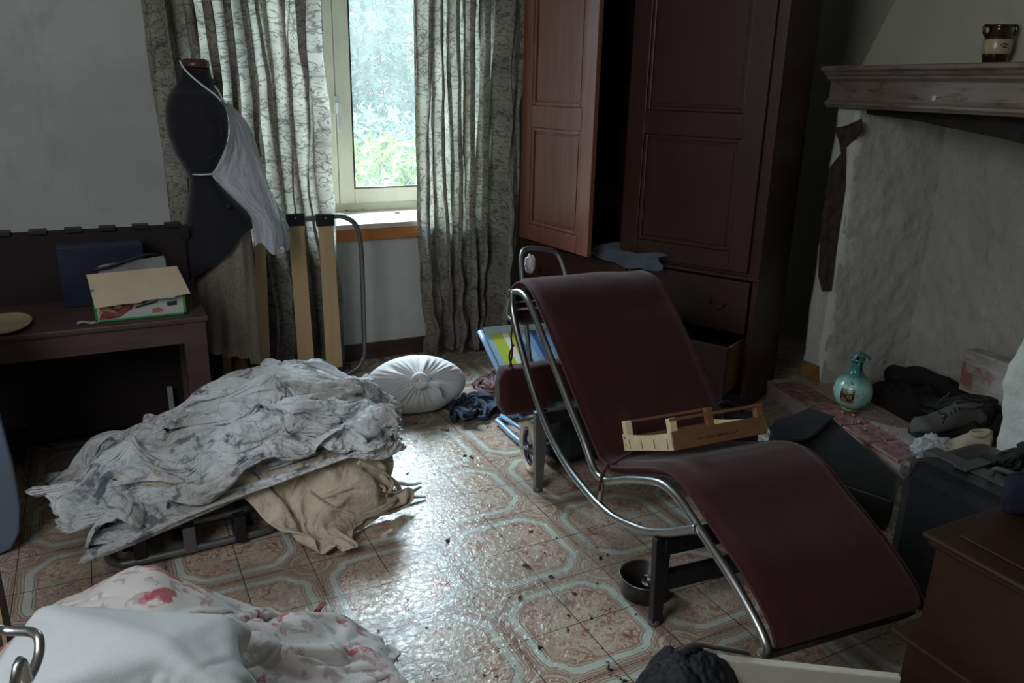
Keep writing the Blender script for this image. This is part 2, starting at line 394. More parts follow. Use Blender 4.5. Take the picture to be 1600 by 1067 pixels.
# ================================================================ room
YW = 3.951
def bx(a, b): return MB().box(a, b)
struct_('floor', MB().add([(-2.2, -2.0, 0), (4.6, -2.0, 0), (4.6, 4.55, 0), (-2.2, 4.55, 0)], [(0, 1, 2, 3)]).box((-2.2, -2, -.2), (4.6, 4.55, -.002)), M['floor'])
wx0, wx1, wz0, wz1 = .48, 1.80, .70, 2.25
wb = MB()
wb.box((-2.2, YW, 0), (wx0, YW+.5, 2.75)).box((wx1, YW, 0), (4.6, YW+.5, 2.75)).box((wx0, YW, 0), (wx1, YW+.5, wz0)).box((wx0, YW, wz1), (wx1, YW+.5, 2.75))
struct_('wall_back', wb, M['wall'])
struct_('wall_left', bx((-2.35, -2, 0), (-2.2, 4.45, 2.75)), M['wall'])
struct_('wall_front', bx((-2.2, -2.15, 0), (4.6, -2.0, 2.75)), M['wall'])
struct_('ceiling', bx((-2.35, -2.15, 2.75), (4.7, 4.45, 2.9)), M['ceil'])
struct_('baseboard_back', MB().box((-.9, YW-.015, 0), (1.97, YW, .085)).box((-.9, YW-.019, .078), (1.97, YW, .088)), M['base'], bevel=.003)

# fireplace frame: F(s, off, z)
F0 = V((2.98, 2.65, 0)); FD = V((-math.sin(R_(12)), -math.cos(R_(12)), 0)); FN = V((math.cos(R_(12)), -math.sin(R_(12)), 0))
def F(s, o, z): return F0+FD*s+FN*o+V((0, 0, z))
def fbox(mb, s0, s1, o0, o1, z0, z1):
    return mb.hexa([F(s0, o0, z0), F(s1, o0, z0), F(s1, o1, z0), F(s0, o1, z0), F(s0, o0, z1), F(s1, o0, z1), F(s1, o1, z1), F(s0, o1, z1)])
struct_('wall_right', fbox(MB(), -1.25, 4.9, .52, .68, 0, 2.75), M['hoodp'])

# window
win = bpy.data.objects.new('window_1', None); COL.objects.link(win); win['kind'] = 'structure'; win.location = (1.14, 4.36, wz0)
YG = 4.40
fr = MB()
fr.box((wx0, YG-.04, wz0), (wx0+.06, YG+.05, wz1)).box((wx1-.06, YG-.04, wz0), (wx1, YG+.05, wz1))
fr.box((wx0+.06, YG-.04, wz0), (wx1-.06, YG+.05, wz0+.075)).box((wx0+.06, YG-.04, wz1-.06), (wx1-.06, YG+.05, wz1))
struct_('window_frame', fr, M['frame'], win, bevel=.004)
def sash(x0, x1):
    z0, z1 = wz0+.07, wz1-.05; st = .082; y0, y1 = YG-.065, YG+.0
    s = MB().box((x0, y0, z0), (x0+st, y1, z1)).box((x1-st, y0, z0), (x1, y1, z1)).box((x0+st, y0, z0), (x1-st, y1, z0+st)).box((x0+st, y0, z1-st), (x1-st, y1, z1))
    struct_('window_sash', s, M['frame'], win, bevel=.006)
    g = MB()
    for a, b in (((x0+st-.001, y0-.001, z0+st), (x0+st+.006, y0+.003, z1-st)), ((x1-st-.006, y0-.001, z0+st), (x1-st+.001, y0+.003, z1-st)), ((x0+st, y0-.001, z0+st-.001), (x1-st, y0+.003, z0+st+.006))): g.box(a, b)
    struct_('window_gasket', g, M['blackm'], win)
    struct_('window_pane', MB().box((x0+st-.004, YG-.035, z0+st-.004), (x1-st+.004, YG-.029, z1-st+.004)), M['glass'], win)
sash(wx0+.045, 1.166); sash(1.169, wx1-.045)
hp = at_y(527, 178, YG-.08); hd = MB().box((hp.x-.014, YG-.078, hp.z+.0), (hp.x+.014, YG-.065, hp.z+.09)); hd.box((hp.x-.010, YG-.115, hp.z+.035), (hp.x+.010, YG-.075, hp.z+.055)); hd.box((hp.x-.011, YG-.125, hp.z-.09), (hp.x+.011, YG-.108, hp.z+.058))
struct_('window_handle', hd, M['whitepl'], win, bevel=.004)
struct_('window_sill', bx((wx0-.02, YW-.03, wz0-.0), (wx1+.02, YG-.03, wz0+.028)), M['sillstone'], win, bevel=.004)
struct_('trim_1', bx((wx0-.05, YW-.028, wz0-.058), (wx1+.03, YW+.0, wz0+.0)), M['orange'], bevel=.004)

# outdoors
def m_leaf(name, c1, c2):
    t = NT(name); c = t.ramp(t.noise(t.tc.outputs['Object'], 3.5, 2), [(.3, sr(c1)), (.7, sr(c2))])
    t.set(Base_Color=c, Roughness=.5); tr = t.n('ShaderNodeBsdfTranslucent'); t.l(c, tr.inputs[0]); mx = t.n('ShaderNodeMixShader'); mx.inputs[0].default_value = .4
    t.l(t.b.outputs[0], mx.inputs[1]); t.l(tr.outputs[0], mx.inputs[2]); t.l(mx.outputs[0], t.out.inputs[0]); return t.m
L1 = m_leaf('lime_leaf', '#6f8a4a', '#98aa68'); L2 = m_leaf('grey_green_leaf', '#9fb8a8', '#c8dccd'); L3 = m_leaf('autumn_leaf', '#8e9a7c', '#c4b8a4'); TW = simple('twig_bark', '#8d8078', .9)
struct_('ground_outside', MB().add([(-30, 4.6, -.55), (40, 4.6, -.55), (40, 60, -.1), (-30, 60, -.1)], [(0, 1, 2, 3)]), simple('pale_ground', '#c9cfc9', .95, var=.2))
def bush(name, label, cat, c, rx, ry, rz, n, leaf, mat, seed, stems=14, group=None):
    rnd = random.Random(seed); r = thing(name, label, cat, (c[0], c[1], -.5), group); mb = MB()
    for i in range(n):
        a = rnd.uniform(0, 6.283); q = rnd.random()**.4; h = rnd.uniform(-1, 1)
        p = V(c)+V((math.cos(a)*q*rx*math.sqrt(1-h*h*.8), math.sin(a)*q*ry*math.sqrt(1-h*h*.8), h*rz))
        if p.z < -.45: continue
        p += V((nz(p.x*2, p.y*2, p.z*2), 0, nz(p.z*2, p.x*2, 3)))*.12
        d = V((rnd.gauss(0, 1), rnd.gauss(0, 1), rnd.gauss(.1, .8))).normalized(); s_ = d.cross(V((rnd.gauss(0, 1), rnd.gauss(0, 1), rnd.gauss(0, 1)))).normalized()
        L = leaf*rnd.uniform(.6, 1.3); W = L*rnd.uniform(.2, .34); k = s_.cross(d)*L*.08
        mb.add([p, p+d*L*.5+s_*W*.5+k, p+d*L, p+d*L*.5-s_*W*.5+k], [(0, 1, 2, 3)])
    mb.build('foliage', mat, r)
    st = MB()
    for i in range(stems):
        a = rnd.uniform(0, 6.283); e = V(c)+V((math.cos(a)*rx*.8, math.sin(a)*ry*.7, rnd.uniform(-.2, .95)*rz)); b = V((c[0]+rnd.uniform(-.2, .2), c[1], -.5))
        m = (b+e)/2+V((rnd.uniform(-.15, .15), 0, .1)); st.tube(catmull([b, m, e], 4), lambda t: .014*(1-t*.75), 5)
    st.build('stems', TW, r)
bush('laurel_bush', 'lime green leafy bush just outside the lower window pane', 'bush', (2.1, 6.7, .30), .85, .45, .62, 1700, .15, L1, 3, 26)
bush('bare_bush', 'twiggy grey bush below the lime bush outside the window', 'bush', (1.6, 5.5, .12), .8, .35, .68, 380, .06, L3, 5, 90)
bush('tall_tree', 'tall pale grey green tree filling the window view', 'tree', (2.0, 9.9, 1.6), 1.8, 1.1, 2.1, 11000, .17, L2, 8, 8)
bush('grey_shrub', 'hazy grey shrub behind the lime bush at the pane foot', 'bush', (2.3, 7.9, .35), 1.4, .4, .8, 3500, .12, L2, 12, 20)
bush('autumn_tree', 'thin brownish leaved tree behind the green tree outside', 'tree', (4.6, 13.0, 2.1), 1.3, 1.0, 1.7, 3500, .14, L3, 9, 8)

# ================================================================ curtains
def curtain(name, label, fn, nu, nv):
    mb = MB().grid(fn, nu, nv); o = mb.build(name, M['curtain'], uvgrid=(nu, nv)); tag(o, label, 'curtain', 'patterned window curtains'); return o
def foldf(u, z, seed, n):
    x = u*n+.45*nz(u*3+seed, z*.55, seed)
    a = .8+.6*nz(u*n*.35+seed, z*.4, 5.)
    s_ = math.sin(x*6.283); s_ = math.copysign(abs(s_)**.75, s_)
    return a*(.050*s_+.016*math.sin(x*12.566*1.03+1))+.012*nz(u*30, z*2.2, seed)+.01*nz(u*9, z*5, seed)
def cl(u, v):
    z = .03+(2.22)*v; t = 1-v
    x0 = .245+.02*t; x1 = .945+.05*t
    x = x0+(x1-x0)*(u+.02*nz(u*5, z*1.2, 1)+.018*math.sin(u*9*6.283+z)); y = 3.86+foldf(u, z, 1.3, 8.5); x += .020*math.sin(2*6.283*(u*8.5+.45*nz(u*3+1.3, z*.55, 1.3)))
    x += .03*nz(u*2, z*1.5, 2)*t
    return (x, min(y, YW-.01), z)
curtain('patterned_curtain', 'pale grey paisley curtain hanging behind the dress form, left of window', cl, 260, 70)
def crt(u, v):
    z = .03+(2.22)*v; t = 1-v
    x0 = 1.435+.01*t; x1 = 1.975-.02*t
    low = smooth(.75, .05, z)
    x = x0+(x1-x0)*(u+.012*math.sin(u*6*6.283+z*1.4)); y = 3.86+foldf(u, z, 7.7, 6.5); x += .018*math.sin(2*6.283*(u*6.5+.45*nz(u*3+7.7, z*.55, 7.7)))
    y -= .13*smooth(.72, 1, u)
    x += low*(-.05*smooth(.3, 1, u)+.035*nz(u*4, z*4, 3)); y -= low*(.03+.05*nz(u*5+3, z*5, 9))
    y += .018*smooth(1.1, .5, z)*nz(u*14, z*6, 4)
    return (min(x, 1.962), min(y, YW-.01), z)
curtain('patterned_curtain', 'pale grey paisley curtain hanging right of window beside the wardrobe', crt, 240, 80)
rod = MB().tube([(.1, 3.86, 2.28), (1.95, 3.86, 2.28)], .014, 10)
tag(rod.build('curtain_rod', M['carcass']), 'dark rod above the window carrying both curtains', 'curtain rod')

# ================================================================ wardrobe
TH = R_(25); WE = V((math.sin(TH), -math.cos(TH), 0)); WN = V((math.cos(TH), math.sin(TH), 0)); W0 = V((1.973, 3.75, 0))
def Wp(l, o, z): return W0+WE*l+WN*o+V((0, 0, z))
def wbox(mb, l0, l1, o0, o1, z0, z1): return mb.hexa([Wp(l0, o0, z0), Wp(l1, o0, z0), Wp(l1, o1, z0), Wp(l0, o1, z0), Wp(l0, o0, z1), Wp(l1, o0, z1), Wp(l1, o1, z1), Wp(l0, o1, z1)])
LW, DW, ZT = 1.325, .36, 2.35
wr = thing('wardrobe', 'tall dark mahogany wardrobe with one panelled door ajar in the corner', 'wardrobe', tuple(Wp(LW/2, DW/2, 0)))
c = MB()
wbox(c, 0, .03, .0, DW, 0, ZT); wbox(c, LW-.03, LW, .0, DW, 0, ZT); wbox(c, .03, LW-.03, DW-.015, DW, 0, ZT); wbox(c, .03, LW-.03, 0, DW, ZT-.03, ZT)
wbox(c, .03, LW-.03, .0, DW-.015, .615, .645); wbox(c, .03, LW-.03, 0.0, .03, 0, .07); wbox(c, .03, LW-.03, .02, DW-.015, .055, .07)
wbox(c, .0, .055, -.012, .0, .62, ZT); wbox(c, LW-.055, LW, -.012, .0, .62, ZT); wbox(c, -.006, LW+.006, -.018, .0, .612, .628)
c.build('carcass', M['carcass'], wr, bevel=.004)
def door(hinge, d, nrm, wdt, name, mats):  # d: direction along door, nrm: towards room
    th = .024; z0, z1 = .65, 2.32
    def P(a, o, z): return hinge+d*a+nrm*o+V((0, 0, z))
    def b(mb, a0, a1, o0, o1, za, zb): return mb.hexa([P(a0, o0, za), P(a1, o0, za), P(a1, o1, za), P(a0, o1, za), P(a0, o0, zb), P(a1, o0, zb), P(a1, o1, zb), P(a0, o1, zb)])
    st = .09; m = MB()
    b(m, 0, st, 0, th, z0, z1); b(m, wdt-st, wdt, 0, th, z0, z1)
    for za, zb in ((z0, .732), (1.215, 1.318), (2.2, z1)): b(m, st, wdt-st, 0, th, za, zb)
    o = m.build('door', mats[0], wr, bevel=.003)
    for za, zb in ((.732, 1.215), (1.318, 2.2)):
        pn = MB(); b(pn, st-.004, wdt-st+.004, .004, .011, za-.004, zb+.004); b(pn, st+.03, wdt-st-.03, .010, .015, za+.03, zb-.03)
        pn.build('door_panel', mats[1], o, bevel=.003)
        ml = MB()
        for a0, a1, c0, c1 in ((st, st+.02, za, zb), (wdt-st-.02, wdt-st, za, zb), (st+.02, wdt-st-.02, za, za+.02), (st+.02, wdt-st-.02, zb-.02, zb)):
            b(ml, a0, a1, .011, .021, c0, c1)
        ml.build('moulding', mats[0], o, bevel=.006)
    return o
a = R_(155+20); dd = V((math.sin(a), math.cos(a), 0)); nn = V((-math.cos(a)*-1, -math.sin(a), 0))
nn = V((dd.y, -dd.x, 0)); 
if nn.x > 0: nn = -nn
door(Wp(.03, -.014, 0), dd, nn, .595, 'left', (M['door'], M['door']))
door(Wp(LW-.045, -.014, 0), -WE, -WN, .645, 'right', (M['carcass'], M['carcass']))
# drawers
def drawer(l0, l1, z0, z1, out, label=None):
    m = MB(); wbox(m, l0, l1, -out-.002, -out+.018, z0, z1)
    o = m.build('drawer', M['carcass'], wr, bevel=.004)
    if out > .05:
        q = MB(); wbox(q, l0+.02, l0+.03, -out+.018, .30-out, z0+.02, z1-.02); wbox(q, l1-.03, l1-.02, -out+.018, .30-out, z0+.02, z1-.02)
        wbox(q, l0+.03, l1-.03, -out+.018, .30-out, z0+.02, z0+.028); q.build('drawer_box', M['crate'], o)
    lc = (l0+l1)/2+.17*(1 if l1 > 1 else -1)
    hh = MB(); 
    h = catmull([Wp(lc-.035, -out, (z0+z1)/2+.008), Wp(lc-.03, -out-.02, (z0+z1)/2), Wp(lc, -out-.026, (z0+z1)/2-.014), Wp(lc+.03, -out-.02, (z0+z1)/2), Wp(lc+.035, -out, (z0+z1)/2+.008)], 5)
    hh.tube(h, .004, 8); hh.box(tuple(Wp(lc-.04, -out-.005, (z0+z1)/2-.01)), tuple(Wp(lc-.04, -out-.005, (z0+z1)/2-.01)+V((.01, .01, .03))))
    hh.build('handle', M['blackm'], o)
drawer(.04, .655, .36, .60, 0); drawer(.67, 1.285, .36, .60, 0)
drawer(.04, .655, .08, .34, 0)
drawer(.67, 1.285, .08, .34, .17)
# shirt hanging out between the doors
def shirt(u, v):
    l = .50+.36*u+.02*nz(u*3, v*3); 
    s = v
    if s < .35: k = s/.35; o, z = .12-.17*k, .66+.012*math.sin(u*9)+.01*k
    else: k = (s-.35)/.65; o, z = -.055-.03*k+.01*math.sin(u*17+k*2), .668-(.03+.10*u*(1.25-u))*k+.008*nz(u*8, v*6)
    p = Wp(l+.04*k*(u), o, z); return tuple(p)
sh = MB().grid(shirt, 50, 30).build('shirt', M['greycloth'], thick=.004)
tag(sh, 'crumpled bluish grey shirt hanging out of the wardrobe bottom', 'shirt')
vv = [at_y(u, v, 3.6) for u, v in ()]

# ================================================================ fireplace
fp = thing('fireplace', 'old plastered fireplace with stone mantel and raised dusty hearth', 'fireplace', tuple(F(.6, .1, 0)))
S1 = 1.75
# hearth slab with worn edge
def hearth(u, v):
    s = .03+(S1-.03)*u; o = -.205+.70*v; z = .082+.006*nz(s*7, o*7)+.004*nz(s*30, o*30)
    if v < .03: z -= .012
    return tuple(F(s, o+(.012*nz(s*9, 3) if v < .05 else 0), z))
h = MB().grid(hearth, 120, 40); 
for (a_, b_) in ((.03, S1),): fbox(h, a_, b_, -.20, .5, 0, .075)
h.build('hearth', M['hearth'], fp)
# painted tiles row along the front edge of the hearth
ht = MB(); rnd = random.Random(4)
for i in range(8):
    s0 = .10+i*.17
    fbox(ht, s0+.003, s0+.165, -.215, -.075, .08, .0925+rnd.uniform(-.002, .002))
ht.build('hearth_tiles', simple('pink_dusty_tile', '#8c6664', .75, var=.45, scale=30), fp, bevel=.004)
def rough_col(mb, s0, s1, o0, o1, z0, z1, amp, seed, nz_=40):
    # rectangular column with wavy broken surface
    rings = []
    for k in range(nz_+1):
        z = z0+(z1-z0)*k/nz_; ring = []
        pts = []
        for (sa, oa), (sb, ob) in (((s0, o0), (s1, o0)), ((s1, o0), (s1, o1)), ((s1, o1), (s0, o1)), ((s0, o1), (s0, o0))):
            for j in range(8): pts.append((sa+(sb-sa)*j/8, oa+(ob-oa)*j/8))
        cs, co = (s0+s1)/2, (o0+o1)/2
        for (s_, o_) in pts:
            q = nz(s_*8+seed, o_*8, z*6); q2 = nz(s_*25+seed, o_*25, z*22)
            e = 1+0*q; s2 = cs+(s_-cs)*e; o2 = co+(o_-co)*e
            s2 += (1 if s_ > cs else -1)*amp*(q+.4*q2)*.6; o2 += (1 if o_ > co else -1)*amp*(q+.4*q2)*.6
            ring.append(F(s2, o2, z))
        rings.append(ring)
    mb.loft(rings)
j1 = MB(); rough_col(j1, 0.0, .13, 0, .47, .078, 1.35, .008, 2); j1.build('left_jamb', M['jamb'], fp)
# dark broken plaster and stain strips on the jamb face (own shapes)
stn = MB()
sp = [(1345, 186), (1322, 196), (1303, 200), (1311, 222), (1314, 240), (1297, 260), (1283, 350), (1278, 430), (1284, 455), (1296, 455), (1306, 380), (1319, 290), (1320, 230), (1345, 205)]
def on_f(u, v, off=-.006): return at_plane(u, v, F(0, off, 0), FN)
P_ = [on_f(u, v, -.012) for u, v in sp]; P_ = [p for p in P_ if (p-F(0, 0, 0)).dot(FD) > .004]
stn.prism(P_, FN*.008); stn.build('broken_plaster', simple('bare_brown_mortar', '#40352f', .95, var=.4, scale=25, bump=.6, bscale=50), fp)
sp = [(1253, 562), (1278, 572), (1276, 604), (1249, 598)]
q = MB().prism([on_f(u, v, -.011) for u, v in sp], FN*.006); q.build('ochre_patch', simple('ochre_plaster', '#8f6c3c', .9, var=.3, scale=20), fp)
j2 = MB(); rough_col(j2, 1.27, 1.6, -.16, .47, .078, 1.02, .034, 5, 60); 
j2.build('right_jamb', M['jamb'], fp, sub=1)
def backw(u, v):
    s = .1+1.4*u; z = .07+1.35*v
    return tuple(F(s, .46-.10*smooth(.6, 1, v)*0+.012*nz(s*5, z*5)+.006*nz(s*18, z*18), z))
b_ = MB().grid(backw, 90, 80); b_.build('firebox_back', M['firep'], fp)
# inner reveal on left side, roughcast, rising to the broken arch
def lj(u, v):
    o = .02+.45*u; z = .08+1.26*v
    return tuple(F(.128+.035*u+.007*nz(o*14, z*9)+.004*nz(o*40, z*30), o, z))
MB().grid(lj, 40, 80).build('firebox_side', M['firep'], fp)
# soot arch hanging under the beam
ar = []
for i in range(31):
    t_ = i/30; s_ = .13+1.35*t_; ar.append((s_, 1.345, 1.345-.02-.085*smooth(0, .9, t_)-.006*abs(nz(s_*20, 3))))
am = MB()
for i in range(30):
    s0, zt, zb0 = ar[i]; s1, _, zb1 = ar[i+1]
    am.hexa([F(s0, .05, zb0), F(s1, .05, zb1), F(s1, .2, zb1+.02), F(s0, .2, zb0+.02), F(s0, .05, zt), F(s1, .05, zt), F(s1, .2, zt), F(s0, .2, zt)])
am.build('sooty_arch', simple('soot', '#241f1b', .95, var=.4, scale=14), fp)
# mantel: profile extruded along s
prof = [(.10, 1.348), (-.035, 1.348), (-.04, 1.356), (-.05, 1.362), (-.05, 1.372), (-.035, 1.38), (-.03, 1.392), (-.03, 1.455), (-.038, 1.462), (-.05, 1.468), (-.052, 1.478), (-.066, 1.485), (-.072, 1.495), (-.09, 1.502), (-.092, 1.515), (-.085, 1.520), (.10, 1.522)]
mm = MB().prism([F(-.035, o, z) for o, z in prof], FD*(S1+.035))
mt = NT('mantel_stone'); P = mt.pos(); cc = mt.ramp(mt.noise(P, 3, 6, .6), [(.3, sr('#6b5a48')), (.7, sr('#8a7c6d'))]); g = mt.ramp(mt.noise(P, 1.3, 3), [(.45, (0, 0, 0, 1)), (.6, (.6,)*3+(1,))])
cc = mt.mix(g, cc, sr('#83797b')); cc = mt.mix(mt.ramp(mt.noise(mt.mapping(P, (1, 1, 6)), 6, 8, .7), [(.5, (0, 0, 0, 1)), (.66, (.75,)*3+(1,))]), cc, sr('#3b2c20')); mt.set(Base_Color=cc, Roughness=.38); mt.bump(mt.noise(P, 30, 5), .15, .005)
mm.build('mantel_shelf', mt.m, fp, bevel=.002)
# hood, tapering upward
hA = [F(-.015, -.02+.12, 1.520), F(S1, .10, 1.520), F(S1, .50, 1.520), F(-.015, .50, 1.520)]
hB = [F(.40, .34, 2.75), F(S1, .34, 2.75), F(S1, .50, 2.75), F(.40, .50, 2.75)]
hm = MB().hexa(hA+hB); hm.build('chimney_hood', M['hoodp'], fp)
chip = MB(); 
p_ = at_plane(1460, 152, F(0, -.031, 0), FN); chip.prism([p_+FD*-.012+V((0, 0, .006)), p_+FD*.014+V((0, 0, .005)), p_+FD*.004+V((0, 0, -.014)), p_+FD*-.008+V((0, 0, -.012))], -FN*.002); chip.build('mantel_chip', M['jamb'], fp)
# ash bed
def ashf(u, v):
    s = .22+.85*u; o = .10+.34*v; e = math.sin(math.pi*u)**.5*smooth(0, .35, v)
    return tuple(F(s, o, .084+e*(.075+.05*nz(s*9, o*9)+.02*nz(s*40, o*40))))
ab = MB().grid(ashf, 70, 40).build('ash_heap', M['ash']); tag(ab, 'black heap of ash and burnt debris inside the fireplace', 'ash', kind='stuff')
# ================================================================ objects by the fireplace
# teal pitcher
vp = at_z(1331, 643, .093); vp = F(.475, -.075, .093)
pit = thing('pitcher', 'teal and turquoise painted ceramic pitcher standing on the hearth', 'pitcher', tuple(vp))
tq = NT('turquoise_glaze'); P = tq.tc.outputs['Object']; sx = tq.n('ShaderNodeSeparateXYZ'); tq.l(P, sx.inputs[0])
cc = tq.ramp(tq.noise(P, 14, 6, .65), [(.3, sr('#5d9c92')), (.5, sr('#97c4b9')), (.7, sr('#c0ddd3'))])
cc = tq.mix(tq.ramp(sx.outputs[2], [(.13, (0, 0, 0, 1)), (.17, (.9,)*3+(1,))]), cc, sr('#27655f'))
dk = tq.ramp(tq.noise(P, 26, 3, .6), [(.62, (0, 0, 0, 1)), (.67, (.8,)*3+(1,))]); cc = tq.mix(dk, cc, sr('#20302f'))
tq.set(Base_Color=cc, Roughness=.22)
pr = [(.030, .018), (.045, .022), (.066, .04), (.079, .07), (.081, .095), (.074, .125), (.056, .15), (.036, .168), (.026, .182), (.022, .2), (.024, .225), (.030, .238)]
MB().lathe([(0, .018)]+pr+[(.027, .238), (.019, .2), (.0, .19)], vp, 36, caps=False).build('body', tq.m, pit)
MB().lathe([(0, 0), (.040, 0), (.041, .012), (.034, .02), (0, .02)], vp, 32, caps=False).build('foot', dusty('brass_foot', '#7d6a45', '#4d4436', .4), pit)
sd = (CR*1).normalized()
hh = catmull([vp+sd*-.018+V((0, 0, .235)), vp+sd*.0+V((0, 0, .262)), vp+sd*.035+V((0, 0, .25)), vp+sd*.05+V((0, 0, .235))], 6)
MB().tube(hh, lambda t: .013-.004*t, 12, flat=.6).build('spout', tq.m, pit)
hh = catmull([vp+sd*.026+V((0, 0, .245)), vp-V((CF.x, CF.y, 0))*.03+sd*-.005+V((0, 0, .225)), vp-V((CF.x, CF.y, 0))*.035+sd*-.004+V((0, 0, .195)), vp-V((CF.x, CF.y, 0))*.035+sd*.004+V((0, 0, .165))], 6)
MB().tube(hh, .006, 8).build('handle', tq.m, pit)
pm = MB(); pm.grid(lambda u, v: tuple(vp+(Matrix.Rotation(-.75+(.72*u-.3), 3, 'Z') @ (-V((CF.x, CF.y, 0)).normalized()))*(-.0015+[.0815, .0812, .0765, .068][0]*(1-.9*(v-.42)**2*.6)+.003)+V((0, 0, .058+.072*v))), 14, 12)
pt = NT('painted_scene'); cc = pt.ramp(pt.noise(pt.tc.outputs['Object'], 60, 2), [(.42, sr('#3a2a22')), (.5, sr('#9a7a55')), (.58, sr('#54655c'))], 'CONSTANT'); pt.set(Base_Color=cc, Roughness=.3)
pm.build('painted_motif', pt.m, pit)

# jug on the mantel
jp = F(0, 0, 0); jp = at_plane(1551, 108, F(0, .035, 0), FN); jp.z = 1.5215
jg = thing('jug', 'small brown jug with cream band and two ear handles on the mantel', 'jug', tuple(jp))
pr = [(0, 0), (.034, 0), (.038, .006), (.043, .028), (.045, .05), (.045, .075), (.041, .095), (.034, .105), (.035, .118), (.039, .126), (.034, .126), (.030, .105), (.0, .1)]
MB().lathe(pr, jp, 32, caps=False).build('body', M['brownj'], jg)
bd = MB().lathe([(.0435, .03), (.0455, .034), (.0465, .05), (.0465, .073), (.0445, .078)], jp, 32, caps=False); bd.build('cream_band', M['creamj'], jg)
for k in (-1, 1):
    MB().tube(catmull([jp+CR*k*.034+V((0, 0, .122)), jp+CR*k*.055+V((0, 0, .122)), jp+CR*k*.054+V((0, 0, .1)), jp+CR*k*.04+V((0, 0, .088))], 6), .006, 8).build('handle', M['brownj'], jg)
dcl = jp-V((CF.x, CF.y, 0)).normalized()*.047
lm = MB(); 
for (a0, z0, a1, z1) in ((-.014, .058, -.002, .064), (-.002, .064, .012, .058), (-.008, .052, .01, .05), (.0, .06, .004, .05)): lm.tube([dcl+CR*a0+V((0, 0, z0)), dcl+CR*a1+V((0, 0, z1))], .0014, 5)
lm.build('motif', M['suedeb'], jg)
# root-like peeling strip beside the jug
# painted wooden block at firebox back
bp = F(.80, .36, .15)
blk = MB(); A = at_plane(1497, 608, F(0, .33, 0), FN); B = at_plane(1577, 640, F(0, .33, 0), FN); C = at_plane(1507, 545, F(0, .33, 0), FN)
ex = (B-A); ez = (C-A); ey = FN*.07
blk.obox(A, ex, ey, ez)
bt = NT('peeling_painted_wood'); P = bt.mapping(bt.tc.outputs['Object'], (3, 3, 20)); cc = bt.ramp(bt.noise(P, 3, 6, .6), [(.35, sr('#8f8a84')), (.6, sr('#b3aea6'))]); r_ = bt.ramp(bt.noise(bt.tc.outputs['Object'], 9, 4), [(.5, (0, 0, 0, 1)), (.58, (.8,)*3+(1,))])
cc = bt.mix(r_, cc, sr('#8d4a4c')); bt.set(Base_Color=cc, Roughness=.75)
tag(blk.build('wooden_block', bt.m, bevel=.004), 'white and red painted wooden block leaning inside the fireplace', 'wooden block')
lg = MB(); 
lg.tube(catmull([F(.26, .30, .15), F(.45, .33, .20), F(.7, .36, .17), F(.95, .36, .15)], 6), lambda t: .045-.012*t+.006*math.sin(t*30), 12)
tag(lg.build('burnt_log', M['ash']), 'charred log lying across the ash at the firebox back', 'log')

# shoes
def shoe(name, label, toe, heel, hgt, wid, matU, matS, matL, laces=True, matI=None):
    toe, heel = V(toe), V(heel); d = (heel-toe); L = d.length; d.normalize(); s = V((0, 0, 1)).cross(d).normalized()
    r = thing(name, label, 'shoe', tuple((toe+heel)/2))
    def W(t): return wid*(.30+.70*smooth(-.04, .16, t))*(1-.22*smooth(.35, .6, t)+.06*smooth(.75, .9, t))*(1-.55*smooth(.93, 1.02, t))
    def Hh(t): return hgt*(.34+.16*smooth(0, .12, t)+.42*smooth(.22, .62, t)+.10*smooth(.75, 1., t))
    rings = []; N = 26
    for i in range(N+1):
        t = i/N; c_ = toe+d*L*t; ww = W(t)/2; h_ = Hh(t)*(smooth(-.06, .06, t)*.9+.1)
        if i == 0: ww *= .5
        ring = []
        for k in range(16):
            a = k*2*math.pi/16; x = math.cos(a); y = math.sin(a)
            yy = (y*.5+.5)*h_+.014; xx = x*ww*(1-.35*max(0, y)**2)
            ring.append(c_+s*xx+V((0, 0, yy)))
        rings.append(ring)
    MB().loft(rings).build('upper', matU, r)
    so = []
    for i in range(N+1):
        t = i/N; c_ = toe+d*(L*t); ww = W(t)/2*1.06; so.append([c_+s*ww, c_-s*ww])
    ol = [p[0] for p in so]+[p[1] for p in reversed(so)]
    MB().prism(ol, V((0, 0, .018))).build('sole', matS, r, bevel=.004)
    # opening collar
    oc = toe+d*L*.76; ring = [oc+d*math.cos(a)*L*.19+s*math.sin(a)*wid*.27+V((0, 0, Hh(.76+.19*math.cos(a))*1.0+.010)) for a in [k*2*math.pi/20 for k in range(20)]]
    MB().tube(ring, .007, 8, closed=True).build('collar', matU, r)
    MB().add(ring+[oc+V((0, 0, Hh(.75)*.93))], [(k, (k+1) % 20, 20) for k in range(20)], True).build('opening', matI or M['suedeb'], r)
    if laces:
        lc = MB()
        for k in range(5):
            t = .34+.055*k; c_ = toe+d*L*t+V((0, 0, Hh(t)*.97+.014)); w_ = wid*.24
            q0, q1 = c_-s*w_-V((0, 0, .006)), c_+s*w_+d*.018-V((0, 0, .006)); lc.tube(catmull([q0, (q0+q1)/2+V((0, 0, .008)), q1], 4), .003, 6)
        c_ = toe+d*L*.36+V((0, 0, Hh(.36)+.012)); 
        for sg in (-1, 1): lc.tube(catmull([c_, c_+s*sg*.03+V((0, 0, .015)), c_+s*sg*.05-d*.02-V((0, 0, .02))], 5), .0025, 6)
        lc.build('laces', matL, r)
    return r
shoe('lace_up_shoe', 'worn grey and black lace-up shoe on the hearth beside the ash', F(.765, -.005, .095), F(.80, .30, .11), .115, .125, M['suede'], M['suedeb'], M['suedeb'])
shoe('canvas_shoe', 'beige canvas slip-on shoe at the foot of the white broken jamb', F(.93, -.02, .094), F(1.02, .12, .115), .085, .10, M['beige'], M['suede'], M['suede'], False)
